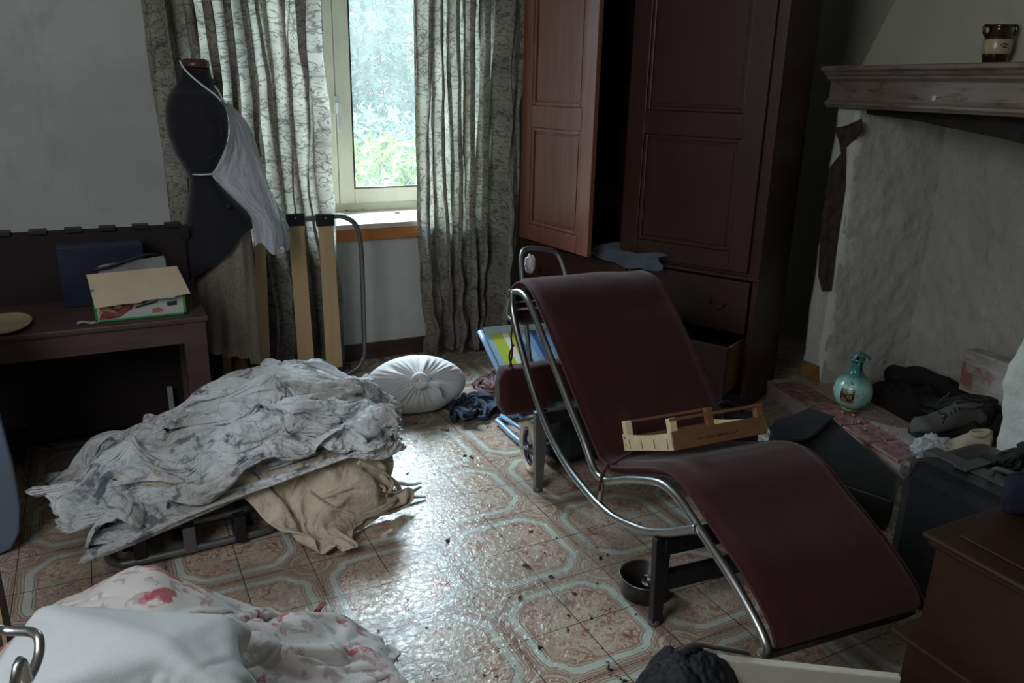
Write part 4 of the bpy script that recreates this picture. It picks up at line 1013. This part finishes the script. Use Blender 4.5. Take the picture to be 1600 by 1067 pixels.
pic([(0, 0), (.22, .02), (.40, .30), (.42, .42), (.28, .62), (0, .52)], redp, 'printed_picture')
pic([(0, .05), (.06, .30), (.22, .18), (.10, .42), (0, .42)], tanp, 'printed_picture', .0014)
pic([(.18, .35), (.24, .33), (.29, .40), (.24, .48), (.19, .44)], tanp, 'printed_picture', .0016)
pic([(.43, .28), (.71, .42), (.71, .48), (.44, .34)], slp, 'printed_picture'); pic([(.42, .44), (.55, .42), (.62, .56), (.6, .7), (.4, .66)], redp, 'printed_picture'); pic([(.64, .52), (.72, .54), (.71, .7), (.64, .68)], slp, 'printed_picture')
pic([(.62, .08), (.76, .09), (.76, .17), (.72, .24), (.64, .22)], pnk, 'printed_picture'); pic([(.82, .26), (.94, .28), (.94, .42), (.82, .40)], slp, 'printed_picture'); pic([(.74, .50), (.83, .52), (.83, .66), (.74, .64)], pnk, 'printed_picture'); pic([(.90, .52), (.94, .53), (.93, .62), (.90, .60)], slp, 'printed_picture')
# lid flap folded forwards over the front
FA = at_y(144, 436, 3.10); FB_ = at_y(287, 422, 3.10); zt = z0+HB+.0
f0, f1 = V((x0-.01, 3.09, z0+HB+.045)), V((x1-.012, 3.09, z0+HB+.052)); f2, f3 = V((x1+.018, 3.02, z0+HB*.70)), V((x0+.004, 3.02, z0+HB*.50))
MB().prism([f0, f1, f2, f3], (0, .0, .002)).build('lid_flap', M['card'], bxo)
MB().prism([f0+V((0, 0, 0)), f1, V((x1-.004, 3.1, z0+HB)), V((x0+.004, 3.1, z0+HB))], (0, .002, 0)).build('lid_hinge', M['card'], bxo)
ft = (f1-f0); fd = (f3-f0)
for q in (.30, .66):
    a_ = f0+ft*q+(f3.lerp(f2, q)-f0.lerp(f1, q))*.90; MB().prism([a_, a_+ft*.20, a_+ft*.19+V((0, -.006, -.012)), a_+ft*.012+V((0, -.006, -.012))], (0, -.0015, .001)).build('lid_tab', M['cardk'], bxo)
pp_ = MB().hexa([(x0+.02, 3.13, z0+.02), (x1-.03, 3.13, z0+.02), (x1-.03, 3.20, z0+.02), (x0+.02, 3.20, z0+.02), (x0+.03, 3.135, z0+HB+.065), (x1-.05, 3.14, z0+HB+.085), (x1-.04, 3.20, z0+HB+.07), (x0+.05, 3.19, z0+HB+.06)]); tag(pp_.build('paper_stack', simple('grey_paper', '#7d827e', .7, var=.2)), 'grey papers sticking out of the open product box', 'papers')
cb_ = MB().tube(catmull([(x0+.01, 3.12, z0+HB+.055), (x0+.06, 3.12, z0+HB+.062), (x0+.12, 3.125, z0+HB+.078), (x1-.11, 3.13, z0+HB+.095), (x1-.07, 3.14, z0+HB+.09)], 8), .005, 8); tag(cb_.build('black_cable', M['blackm']), 'black cable lying over the papers in the open box', 'cable')
bl = MB(); A = at_y(104, 500, 3.30); B = at_y(222, 380, 3.30)
bl.box((A.x, 3.30, DT+.0015), (B.x, 3.42, B.z)); o_ = bl.build('blue_box', M['bluedark'], bevel=.002); tag(o_, 'dark blue product box standing behind the open box', 'box')
lbl = MB().prism([(A.x+.012+.014*math.cos(k*.524), 3.299, B.z-.06+.022*math.sin(k*.524)) for k in range(12)], (0, .0008, 0)); q_ = lbl.build('box_label', M['cardk'], o_)
q_.location = -V(o_.location)
# pale paddle / plate
A = at_z(30, 505, DT+.01); pl = thing('oval_tray', 'pale oval tray lying on the far left of the desk', 'tray', (A.x-.05, 3.12, DT))
MB().lathe([(0, 0), (.10, .0), (.13, .012), (.133, .016), (.125, .014), (.1, .006), (0, .005)], (A.x-.04, 3.12, DT+.0015), 40, xs=.6, ys=1.0, caps=False).build('tray_body', simple('pale_straw', '#a89c7c', .6), pl)
A = at_z(136, 506, DT); sc_ = MB().grid(lambda u, v: (A.x-.03+.07*u, 3.05+.02*v, DT+.003+.003*math.sin(u*7)+.003*v), 12, 5); tag(sc_.build('paper_scrap', M['cardk'], thick=.001), 'small torn white paper scrap left of the product box', 'paper scrap')

# blue-grey ironing board leaning at far left + brown post
ib = thing('ironing_board', 'blue grey ironing board standing upright at the far left edge', 'ironing board', (-.42, 2.6, 0))
pts = [(-.66, 2.6, .0), (-.44, 2.6, .0), (-.375, 2.6, .02), (-.345, 2.6, .07), (-.330, 2.6, .16), (-.33, 2.6, .30), (-.345, 2.6, .55), (-.37, 2.6, .9), (-.66, 2.6, .9)]
MB().prism(pts, (0, .03, 0)).build('board', dusty('blue_grey_cover', '#5d6e7e', '#3f464c', .7, .4, 4), ib, bevel=.006)
po = MB().box((-.40, 1.93, 0), (-.315, 1.99, .95)); o_ = tag(po.build('wooden_post', M['desk'], bevel=.003), 'reddish brown wooden post at the left picture edge by the handle', 'post')
# pale strip
q_ = MB().box((-.325-float(o_.location.x), -.032, .01), (-.318-float(o_.location.x), -.0295, .94)).v
sm_ = MB().box((-.328, 1.926, .01), (-.320, 1.931, .94)); s2 = sm_.build('pale_strip', M['slat'], o_)

# ================================================================ bed frame upright by the wall
bf = thing('folding_bed_frame', 'folded slatted bed frame of grey tube standing below the window', 'bed frame', (.8, 3.72, 0))
yt = 3.735
def g(u, v): return at_y(u, v, yt)
tp = [g(330, 352), g(440, 346), g(520, 338), g(540, 340), g(556, 352), g(563, 380), g(566, 430), g(569, 540), g(566, 562), g(556, 576), g(530, 590)]
MB().tube(catmull(tp, 8), .0125, 12).build('frame_tube', M['zinc'], bf)
zb = g(500, 588).z
MB().box((.30, yt-.012, .035), (1.02, yt+.012, .055)).build('lower_bar', M['blackm'], bf)
for u0, u1, ub0, ub1 in ((446, 474, 466, 491), (493, 520, 509, 534), (392, 413, 402, 422), (338, 352, 346, 360)):
    a_, b_, c_, d_ = g(u0+3, 352), g(u1-1, 352), g(ub1, 583), g(ub0, 583)
    P_ = [a_, b_, V((c_.x, c_.y, .05)), V((d_.x, d_.y, .05))]
    s_ = MB().prism([p+V((0, -.022, 0)) for p in P_], (0, .009, 0)).build('slat', M['slat'], bf, bevel=.001)
    t_ = g(u0, 334).z; cp = MB().box((g(u0, 340).x, yt-.028, g(u0, 353).z), (g(u1, 340).x, yt+.002, t_)); cp.build('end_cap', M['blackm'], s_, bevel=.003)
    bb = g((u0+u1)/2, 339); MB().lathe([(0, 0), (.005, 0), (.004, .003), (0, .003)], (bb.x, yt-.028, bb.z), 10, axis=(0, -1, 0), caps=False).build('rivet', M['chrome'], s_)
    if u0 > 440: MB().box((d_.x-.004, yt-.03, .03), (c_.x+.004, yt+.0, .06)).build('bottom_cap', M['blackm'], s_, bevel=.002)

# ================================================================ dress form
df = thing('dress_form', 'black jacket covered dressmaker form with wooden neck cap and stand', 'dress form', (.43, 3.60, 0))
def ell(z, cx, cy, rx, ry, n=36, p=1.0, tl=0):
    return [V((cx+rx*math.copysign(abs(math.cos(a_))**p, math.cos(a_)), cy+ry*math.copysign(abs(math.sin(a_))**p, math.sin(a_)), z+tl*math.cos(a_))) for a_ in [k*2*math.pi/n for k in range(n)]]
# facing +x ; z, cx, rx (depth along view x), ry (shoulder width)
yf = 3.58
def gx(u, v): return at_y(u, v, yf)
secs = [] # px left, right, y, shoulder half width
for ul, ur, vv_, ry in ((283, 327, 104, .050), (281, 331, 122, .054), (272, 338, 136, .08), (262, 345, 150, .15), (258, 352, 168, .175), (258, 356, 190, .18), (262, 356, 212, .165), (272, 350, 238, .15), (286, 342, 262, .135), (296, 341, 280, .13), (295, 358, 300, .14), (292, 384, 325, .16), (290, 398, 344, .17), (288, 399, 354, .175)):
    a_, b_ = gx(ul, vv_), gx(ur, vv_); secs.append(((a_.z+b_.z)/2, (a_.x+b_.x)/2, (b_.x-a_.x)/2, ry*.78))
rings = [ell(z, cx, yf, rx, ry, p=.9) for z, cx, rx, ry in reversed(secs)]
rr = []
for i in range(len(rings)-1):
    for j in range(3):
        rr.append([a_.lerp(b_, j/3) for a_, b_ in zip(rings[i], rings[i+1])])
rr.append(rings[-1])
# drape the hem: lower behind, pointed flap towards the front
z_h = rr[0][0].z
rr2 = []
for k in range(5):
    t_ = 1-k/5; ring = []
    for q_ in rr[0]:
        fx = (q_.x-secs[-1][1])/secs[-1][2]; drop = .17*(.55+.45*-fx)*1.25 if fx < .9 else .02
        cxx = secs[-1][1]
        ring.append(V((cxx-.03*t_+(q_.x-cxx)*(1-.28*t_*max(0, fx)), q_.y+(q_.y-yf)*.02, q_.z-max(.0, drop)*t_)))
    rr2.append(ring)
MB().loft(rr2+rr).build('jacket_body', M['black'], df)
nc = gx(305, 97); zc = gx(305, 103).z; ncx = (gx(283, 100).x+gx(327, 100).x)/2; rn = (gx(327, 100).x-gx(283, 100).x)/2
MB().lathe([(0, 0), (rn, 0), (rn*1.02, .010), (rn*.96, .026), (rn*.7, .033), (0, .034)], (ncx, yf, zc-.006), 32, caps=False).build('neck_cap', simple('brown_neck_wood', '#4a322c', .35, var=.2), df)
kb = gx(335, 128); MB().lathe([(0, -.012), (.012, -.010), (.016, 0), (.012, .010), (0, .012)], (kb.x, yf-.01, kb.z), 16, caps=False).tube([(kb.x-.03, yf-.01, kb.z+.01), (kb.x, yf-.01, kb.z)], .008, 8).build('neck_knob', M['blackm'], df)
# shoulder / armhole disc
sc0 = gx(318, 208); 
def arm(u, v):
    a_ = u*2*math.pi; b_ = v*math.pi/2; 
    return (sc0.x+.062*math.cos(a_)*math.sin(b_), yf-.105-.035*math.cos(b_), sc0.z+.092*math.sin(a_)*math.sin(b_))
MB().grid(arm, 32, 10, closed_u=True).build('arm_cap', M['black'], df)
pole = gx(372, 520)
MB().tube([(pole.x, yf, .12), (pole.x-.01, yf, .80)], .0135, 16).build('stand_pole', M['carcass'], df)
MB().lathe([(0, 0), (.03, 0), (.034, .02), (.026, .05), (.030, .08), (.022, .12), (.026, .22), (.024, .34), (.0, .34)], (pole.x, yf, .10), 24, caps=False).build('turned_post', wood('red_brown_post', '#4a2a20', '#7a4c3c', .35, 'Z'), df)
for k in range(3):
    a_ = -.35+k*2*math.pi/3
    q_ = V((math.cos(a_), math.sin(a_), 0))
    MB().tube(catmull([V((pole.x, yf, .15)), V((pole.x, yf, .13))+q_*.06, V((pole.x, yf, .07))+q_*.12, V((pole.x, yf, .02))+q_*.17, V((pole.x, yf, .016))+q_*.2], 6), lambda t: .022-.008*t, 10).build('foot', wood('red_brown_foot', '#3a2119', '#5f382a', .35, 'Z'), df)
bu = at_y(357, 323, yf-.14); MB().lathe([(0, 0), (.009, 0), (.008, .004), (0, .004)], (bu.x, yf-.135, bu.z), 14, axis=(0, -1, 0), caps=False).build('button', M['blackm'], df)
# skirt
def skf(u, v):
    a_ = u*2*math.pi; z = .80-.50*v
    top = gx(345, 370); L_ = gx(300+12*v, 400+110*v); R__ = gx(392+14*v, 380+150*v)
    cx = (L_.x+R__.x)/2; rx = (R__.x-L_.x)/2
    f_ = 1+.05*math.sin(a_*11+2*v)*(.3+v)+.04*nz(math.cos(a_)*2, math.sin(a_)*2, v*2)
    zz = z-.05*v*(.5+.5*math.cos(a_+.6))-(.10*v if math.cos(a_) > .5 else 0)*math.cos(a_)*.6-.02*nz(math.cos(a_)*3, math.sin(a_)*3, 1)*v
    return (cx+rx*math.cos(a_)*f_, yf+.11*math.sin(a_)*f_, zz)
tag(MB().grid(skf, 150, 40, closed_u=True).build('skirt', M['skirt']), 'long speckled grey brown skirt hanging on the dress form', 'skirt')
# apron
ap = thing('apron', 'white cotton apron hung from the neck of the dress form', 'apron', (.6, 3.5, .7))
Lp = [(345, 157), (353, 172), (358, 205), (350, 235), (338, 262), (331, 273), (345, 290), (370, 315), (388, 333), (394, 350), (398, 385)]
Rp = [(350, 160), (366, 178), (384, 205), (398, 240), (410, 270), (420, 295), (429, 318), (436, 335), (441, 350), (446, 368), (447, 392)]
LP = catmull([at_y(u, v, yf-.145+.03*smooth(200, 160, v)) for u, v in Lp], 5); RP = catmull([at_y(u, v, yf-.05) for u, v in Rp], 5)
def apf(u, v):
    i = v*(len(LP)-1); k = min(int(i), len(LP)-2); f_ = i-k; a_ = LP[k].lerp(LP[k+1], f_); b_ = RP[k].lerp(RP[k+1], f_)
    p = a_.lerp(b_, u); bul = .03*math.sin(u*math.pi)*v
    ridge = .016*math.sin(u*5+v*2)*v*smooth(0, .3, u)+.014*nz(u*3, v*3, 2)
    p.y += -bul*.5+ridge
    if v > .93: p.z += .02*math.sin(u*9)*(v-.93)/.07
    return tuple(p)
MB().grid(apf, 46, 80).build('apron_cloth', M['apron'], ap)
# second hanging pleat on far side
def apf2(u, v):
    p = RP[int(v*(len(RP)-1))].copy(); q_ = p+V((.012+.01*u, .04*u+.01, 0)); q_.z += .004*nz(u*3, v*9); q_.x += .01*math.sin(v*9)*u; return tuple(p.lerp(q_, u))
MB().grid(apf2, 10, 60).build('side_pleat', M['apron'], ap)
tp_ = MB(); 
tp_.tube(catmull([at_y(281, 95, yf-.02), at_y(290, 110, yf-.075), at_y(312, 130, yf-.10), at_y(335, 147, yf-.12), at_y(346, 158, yf-.125)], 6), .0035, 8)
tp_.tube(catmull([at_y(327, 128, yf+.0), at_y(340, 140, yf-.05), at_y(350, 160, yf-.09)], 6), .003, 8)
tp_.build('neck_tape', M['white'], ap)
MB().tube(catmull([at_y(299, 272, yf-.06), at_y(312, 273, yf-.125), at_y(331, 272, yf-.145)], 6), .0035, 8, flat=1).build('waist_tape', M['white'], ap)
MB().tube(catmull([at_y(424, 300, yf-.07), at_y(433, 330, yf-.06), at_y(440, 362, yf-.05)], 6), .004, 8).tube(catmull([at_y(420, 300, yf-.06), at_y(428, 328, yf-.06), at_y(432, 345, yf-.06), at_y(427, 350, yf-.06)], 6), .003, 8).build('hanging_tape', M['white'], ap)

# ================================================================ tied sack
sk = thing('tied_sack', 'white cotton sack tied in a knot on the floor by the curtain', 'sack', (1.165, 3.2, 0))
SA = V((1.165, 3.19, 0)); kn = at_z(640, 612, .13)
kn = V((1.145, 3.20, .115))
def skk(u, v):
    a_ = u*2*math.pi; ca, sa = math.cos(a_), math.sin(a_)
    rx, ry = .212, .135; b_ = v*math.pi
    # axis tilted to face the camera
    r_ = math.sin(b_)**.75; zc_ = math.cos(b_)
    k = 1+.10*ca*ca
    top_ = zc_ > 0
    p = V((ca*rx*r_*k, sa*ry*r_, zc_*(.075+.035*(1-r_) if top_ else .085)))
    amp_ = smooth(.5, .06, v)*smooth(.0, .10, v)
    ph = a_*17+3.5*nz(ca*1.5, sa*1.5, 1)
    pl_ = amp_*(.0065*(1-abs(math.sin(ph))*1.6)+.004*math.sin(a_*9+2+6*v)+.006*nz(ca*3, sa*3, v*3))
    p += V((ca*.3, sa*.3, 1)).normalized()*pl_
    M_ = Matrix.Rotation(R_(60), 3, 'X'); q_ = M_ @ p; q_ = Matrix.Rotation(R_(-8), 3, 'Z') @ q_
    q_.z += .118; q_.z = q_.z if q_.z > .012 else .002+.010*math.exp((q_.z-.012)*20)
    return tuple(q_+SA+V((0, 0, 0)))
MB().grid(skk, 160, 60, closed_u=True).build('sack_body', M['sack'], sk)
kt = V(skk(0, .0)); nk = (CAM-kt).normalized()
km = MB(); 
km.tube(catmull([kt-CR*.026-V((0, 0, .006)), kt+nk*.024+V((0, 0, .022)), kt+CR*.028+nk*.016, kt+nk*.026-V((0, 0, .024))], 6, True), .017, 10, closed=True)
km.build('knot', M['sack'], sk)
def tail(u, v):
    p = kt+CR*(.005+.085*v+.0*u)-V((0, 0, 1))*(.0+.05*v)+nk*(.02+.01*math.sin(v*3)); w_ = .008+.045*v
    return tuple(p+V((0, 0, 1))*w_*(u-.5)*1.3+CR*(u-.5)*-.02+nk*.006*math.sin(u*9+v*4))
MB().grid(tail, 14, 16).build('knot_tail', M['sack'], sk, thick=.002)
def tail2(u, v):
    p = kt-V((0, 0, 1))*(.012+.055*v)-CR*.006+nk*(.018); w_ = .02+.014*math.sin(v*3)
    return tuple(p+CR*w_*(u-.5)+nk*.009*math.sin(u*10+v*2))
MB().grid(tail2, 14, 12).build('knot_tail', M['sack'], sk, thick=.002)
# ================================================================ cloth: relaxed by a short cloth simulation
def solid_for_cloth(mb, thick=.006):
    me = bpy.data.meshes.new('support'); me.from_pydata(mb.v, [], mb.f); o = bpy.data.objects.new('support', me); COL.objects.link(o)
    o.modifiers.new('c', 'COLLISION'); o.collision.thickness_outer = thick; o.collision.cloth_friction = 30; return o
def relax(key, fn, nu, nv, frames=32, bend=.15, mass=.25, dist=.007, stiff=12):
    vs = [fn(i/(nu-1), j/(nv-1)) for j in range(nv) for i in range(nu)]
    fs = [(j*nu+i, j*nu+i+1, (j+1)*nu+i+1, (j+1)*nu+i) for j in range(nv-1) for i in range(nu-1)]
    me = bpy.data.meshes.new('cloth'); me.from_pydata(vs, [], fs); s = bpy.data.objects.new('cloth', me); COL.objects.link(s)
    m = s.modifiers.new('cl', 'CLOTH'); st = m.settings; st.quality = 5; st.mass = mass; st.tension_stiffness = stiff; st.compression_stiffness = stiff
    st.shear_stiffness = 4; st.bending_stiffness = bend; st.air_damping = 2
    cs = m.collision_settings; cs.use_self_collision = True; cs.distance_min = dist; cs.self_distance_min = dist
    m.point_cache.frame_start = 1; m.point_cache.frame_end = frames+2
    for f in range(1, frames+1): SC.frame_set(f)
    dg = bpy.context.evaluated_depsgraph_get(); m2 = bpy.data.meshes.new_from_object(s.evaluated_get(dg))
    out = [tuple(v.co) for v in m2.vertices]; bpy.data.objects.remove(s); bpy.data.meshes.remove(m2); SC.frame_set(1)
    return out
def gridmb(out, nu, nv):
    return MB().add(out, [(j*nu+i, j*nu+i+1, (j+1)*nu+i+1, (j+1)*nu+i) for j in range(nv-1) for i in range(nu-1)], True)
def table(tab, x):
    if x <= tab[0][0]: return tab[0][1]
    for (a, b), (c, d) in zip(tab, tab[1:]):
        if x <= c: return b+(d-b)*(x-a)/(c-a)
    return tab[-1][1]
def crumple(u, v, seed, x, y, z, ax=.15, ay=.15, a1=.07, a2=.05, a3=.0, f=3.0):
    p = V((u*f, v*f, seed)); q = p*1.8+V((9, 9, 9)); r = p*1.8-V((9, 9, 9))
    z += a1*noise.noise(p*1.3)+a2*noise.noise(p*3)+a3*noise.noise(p*7)
    return (x+ax*noise.noise(q), y+ay*noise.noise(r), z)
def clothobj(out, nu, nv, name, mat, label, cat, thick=.0015, sub=1):
    mb = gridmb([(x, y, max(z, .002)) for x, y, z in out], nu, nv)
    o = mb.build(name, mat, uvgrid=(nu, nv))
    if sub: m = o.modifiers.new('s', 'SUBSURF'); m.levels = sub; m.render_levels = sub
    m = o.modifiers.new('t', 'SOLIDIFY'); m.thickness = thick; m.offset = 1
    return tag(o, label, cat)
supports = [solid_for_cloth(MB().add([(-3, -1, 0), (5, -1, 0), (5, 5, 0), (-3, 5, 0)], [(0, 1, 2, 3)]), .003)]
HP = [(-.42, .0), (-.36, .06), (-.2, .12), (-.1, .17), (.0, .22), (.15, .28), (.28, .33), (.4, .36), (.62, .36), (.76, .31), (.86, .16), (.94, .0)]
def pile(u, v):
    x = -.45+1.45*u; y = 2.25+1.0*v; h = table(HP, x); yc = table([(-.4, 2.58), (0, 2.66), (.3, 2.68), (.5, 2.78), (.8, 2.70)], x); w = table([(-.4, .16), (0, .27), (.3, .29), (.5, .37), (.9, .28)], x); r = abs((y-yc)/w)
    z = h*max(0, 1-r**3.0)**.6 if r < 1 else 0
    return (x, y, max(z+.03*nz(x*4, y*4, 1)*(z > .05), -.01))
supports.append(solid_for_cloth(MB().grid(pile, 60, 50))); supports.append(solid_for_cloth(bx((-.05, 2.37, .0), (.36, 2.6, .10))))
sh2 = relax('sheet2', lambda u, v: crumple(u, v, 2.1, -.16+1.14*u, 2.35-.24*smooth(.38, .6, u)+(.60+.16*smooth(.38, .6, u))*v, .52, .14, .10, .08, .05), 72, 50, 34)
supports.append(solid_for_cloth(gridmb(sh2, 72, 50), .008))
sh1 = relax('sheet1', lambda u, v: crumple(u, v, 7.7, -.44+1.44*u, 2.35+.72*v-.15*smooth(.5, .75, u)+.16*v*smooth(.5, .7, u), .62, .17, .15, .09, .08, .03, 3.5), 98, 72, 36, bend=.06)
clothobj(sh2, 72, 50, 'cream_sheet', M['sheet2'], 'crumpled cream cotton sheet spilling from under the floral sheet', 'sheet')
clothobj(sh1, 96, 70, 'floral_sheet', M['sheet1'], 'crumpled white floral bed sheet heaped over the folded bed', 'sheet')
def clear_supports():
    for o in supports[1:]: bpy.data.objects.remove(o)
    del supports[1:]
clear_supports()
HQ = [(-.38, .0), (-.30, .26), (-.2, .36), (.0, .40), (.1, .33), (.2, .22), (.3, .19), (.45, .12), (.52, .0)]
def qm(u, v):
    x = -.45+1.1*u; y = 1.15+.85*v; h = table(HQ, x); yc = table([(0, 1.58), (.3, 1.50), (.5, 1.42)], x); r = abs((y-yc)/.27)
    z = h*max(0, 1-r**2.6)**.6 if r < 1 else 0
    return (x, y, max(z+.02*nz(x*5, y*5, 1)*(z > .04), -.01))
supports.append(solid_for_cloth(MB().grid(qm, 50, 44)))
ql = relax('quilt', lambda u, v: crumple(u, v, 4.4, -.42+.98*u, 1.20+.68*v, .50-.28*u, .13, .11, .055, .04), 72, 54, 34, bend=.7, dist=.006, mass=.5)
clothobj(ql, 72, 54, 'floral_quilt', M['quilt'], 'thick crumpled quilt with red roses in the foreground', 'quilt', .008)
clear_supports()
supports.append(solid_for_cloth(MB().add([(-.27, 1.30, 0), (.0, 1.27, 0), (.11, 1.20, 0), (.13, 1.38, 0), (-.20, 1.46, 0), (-.26, 1.30, .46), (.0, 1.27, .49), (.10, 1.20, .41), (.11, 1.38, .43), (-.18, 1.46, .49)], [(5, 6, 7, 8, 9), (0, 1, 6, 5), (1, 2, 7, 6), (2, 3, 8, 7), (3, 4, 9, 8), (4, 0, 5, 9), (0, 4, 3, 2, 1)]), .008))
tw_ = relax('towel', lambda u, v: crumple(u, v, 1.4, -.40+.62*u, 1.0+.60*v, .57, .05, .04, .035, .0, 0, 2.0), 44, 44, 40, bend=2.5, mass=.4, dist=.005)
clothobj(tw_, 44, 44, 'white_blanket', M['white'], 'smooth white towelling blanket draped in the lower left foreground', 'blanket', .006)
clear_supports()
supports.append(solid_for_cloth(MB().lathe([(0, .08), (.05, .07), (.10, .03), (.12, 0)], (1.60, 3.30, 0), 20, caps=False)))
nv_ = relax('navy', lambda u, v: crumple(u, v, 6.4, 1.36+.40*u, 2.93+.30*v, .09, .09, .09, .05, .04), 40, 32, 26)
def recentre(pts, cx, cy):
    ax = (min(p[0] for p in pts)+max(p[0] for p in pts))/2; ay = (min(p[1] for p in pts)+max(p[1] for p in pts))/2
    return [((p[0]-ax)*1.25+cx, (p[1]-ay)*1.25+cy, p[2]) for p in pts]
nv_ = recentre(nv_, 1.40, 3.07)
clothobj(nv_, 40, 32, 'navy_cloth', M['navy'], 'crumpled navy blue garment on the floor beside the tied sack', 'clothes')
mv_ = relax('mauve', lambda u, v: crumple(u, v, 9.4, 1.46+.30*u, 3.18+.24*v, .14, .08, .08, .08, .05), 30, 24, 26)
clothobj(mv_, 30, 24, 'mauve_cloth', M['mauve'], 'crumpled mauve garment behind the navy garment by the curtain', 'clothes')
clear_supports()
supports.append(solid_for_cloth(bx((2.0, .945, 0), (2.36, 1.365, .40)))); supports.append(solid_for_cloth(MB().lathe([(0, .50), (.05, .48), (.09, .42), (.11, .40)], (2.27, 1.12, 0), 16, caps=False)))
jk = relax('jacket', lambda u, v: crumple(u, v, 12.4, 2.13+.30*u, .97+.34*v, .56, .10, .09, .08, .06, .02, 4.0), 40, 44, 28)
clothobj(jk, 40, 44, 'black_jacket', M['suedeb'], 'crumpled black jacket heaped on the hard case', 'jacket', .003)
for o in supports: bpy.data.objects.remove(o)
# folded bed under the sheets
fb = thing('folded_bed', 'folded metal bed frame on the floor beneath the heaped sheets', 'bed frame', (.15, 2.5, 0))
def z_(u, v, z): return at_z(u, v, z)
MB().tube(catmull([(-.10, 2.60, .02), (-.11, 2.44, .02), (-.085, 2.385, .02), (-.03, 2.37, .02), (.20, 2.375, .02), (.34, 2.385, .02), (.375, 2.41, .02), (.385, 2.55, .02)], 8), .0125, 10).build('floor_tube', M['zinc'], fb)
MB().tube(catmull([(-.06, 2.62, .10), (-.03, 2.43, .095), (.02, 2.41, .095), (.22, 2.41, .095), (.29, 2.415, .095), (.31, 2.46, .095), (.31, 2.62, .10)], 8), .0125, 10).build('upper_tube', M['zinc'], fb)
for x in (-.02, .12, .27): MB().box((x-.018, 2.36, .012), (x+.018, 2.43, .10)).build('hinge_bracket', M['blackm'] if x != .12 else M['zinc'], fb, bevel=.003)
for x in (-.05, .1, .3): MB().box((x-.02, 2.44, .02), (x+.02, 2.80, .034)).build('cross_slat', M['blackm'], fb)
# cream bag like cloth hanging at the front right: loop of the sheet hem
hm_ = catmull([at_z(482, 765, .22), at_z(520, 792, .14), at_z(562, 803, .09), at_z(602, 790, .07), at_z(625, 768, .05), at_z(603, 742, .14), at_z(560, 722, .22)], 8)
tag(MB().tube(hm_, .0085, 8, flat=.5).build('cloth_band', M['sheet2']), 'looped cream hem band hanging from the cream sheet onto the floor', 'cloth band')
kn_ = MB()
for pts in ([(615, 765, .04), (640, 775, .02), (665, 776, .008)], [(612, 752, .05), (640, 757, .02), (657, 754, .01)], [(612, 768, .03), (630, 790, .006)]):
    kn_.tube(catmull([at_z(*p) for p in pts], 6), lambda t: .014-.008*t, 8, flat=.6)
tag(kn_.build('knotted_cloth_end', M['sheet1']), 'knotted frayed cloth ends lying on tiles at the right of the sheets', 'cloth ends')

# bent metal handle, lower left
MBh = MB().tube(catmull([at_y(-30, 975, 1.12), at_y(8, 985, 1.12), at_y(45, 987, 1.10), at_y(60, 996, 1.08), at_y(60, 1025, 1.06), at_y(45, 1060, 1.03), at_y(20, 1100, 1.0), V((-.30, .98, .0))], 8), .0065, 12)
hd_ = thing('walking_frame', 'bent chrome tube frame at the lower left corner', 'metal frame', (-.3, 1.05, 0)); MBh.build('tube', M['chrome'], hd_)
a_ = at_y(-30, 975, 1.12); MB().tube([a_, V((a_.x, 1.12, 0))], .0065, 10).build('rear_leg', M['chrome'], hd_)

# dirt, leaves and dead insects on the tiles
rnd = random.Random(21)
def crumb_mesh(seed):
    r = random.Random(seed); m = MB()
    for i in range(r.randint(2, 5)):
        c = V((r.uniform(-1, 1), r.uniform(-1, 1), .3)); a = V((r.uniform(-1, 1), r.uniform(-1, 1), r.uniform(-.1, .6))); b = V((-a.y, a.x, r.uniform(-.3, .5)))*r.uniform(.3, .7)
        m.add([c+a, c+b, c-a, c-b, c+V((0, 0, .35))], [(0, 1, 4), (1, 2, 4), (2, 3, 4), (3, 0, 4), (3, 2, 1, 0)])
    me = bpy.data.meshes.new('debris_bit'); zmin = min(v.z for v in m.v); me.from_pydata([v-V((0, 0, zmin)) for v in m.v], [], m.f); me.materials.append(M['suedeb'] if seed % 3 else simple('dry_leaf%d' % seed, '#4a3c30', .9)); return me
cms = [crumb_mesh(i) for i in range(7)]
named = [(822, 886), (936, 872), (884, 962), (831, 830), (680, 1060), (955, 1045), (760, 668), (735, 715), (700, 672), (630, 686), (898, 930), (960, 1057), (975, 1062), (885, 985), (810, 935), (725, 712), (845, 1010), (560, 690), (1000, 800), (1015, 740), (968, 812), (702, 846), (860, 903), (640, 742)]
spots = [(at_z(u, v), .009) for u, v in named]
for i in range(130):
    u, v = rnd.uniform(560, 1040), rnd.uniform(665, 1060); p = at_z(u, v)
    if p.x < .5 and p.y > 2.2: continue
    spots.append((p, rnd.choice([.0022, .003, .0042])))
for i, (p, s_) in enumerate(spots):
    o = bpy.data.objects.new('debris_bit', cms[i % 7]); COL.objects.link(o); o.location = (p.x, p.y, .0005); o.scale = (s_, s_, s_*.7); o.rotation_euler = (0, 0, rnd.uniform(0, 6.28))
    if s_ > .008: tag(o, 'larger dark crumb or dead insect scattered on the patterned floor tiles', 'debris', 'larger crumbs on the floor tiles')
    else: tag(o, 'tiny dark speck of dirt scattered on the patterned floor tiles', 'debris', 'tiny dirt specks on the floor tiles')
for (u, v) in ((617, 333), (565, 328), (540, 330)):
    p = at_z(u, v, wz0+.0285); o = bpy.data.objects.new('dry_leaf_bit', cms[3 if u > 600 else 5]); COL.objects.link(o); o.location = (p.x, p.y, wz0+.0285); o.scale = (.02, .02, .012) if u > 600 else (.012, .008, .006)
    tag(o, {617: 'curled dead leaf on the sill nearest the right curtain', 565: 'small dead leaf in the middle of the window sill', 540: 'small leaf scrap at the left end of the bare sill'}[u], 'leaf')
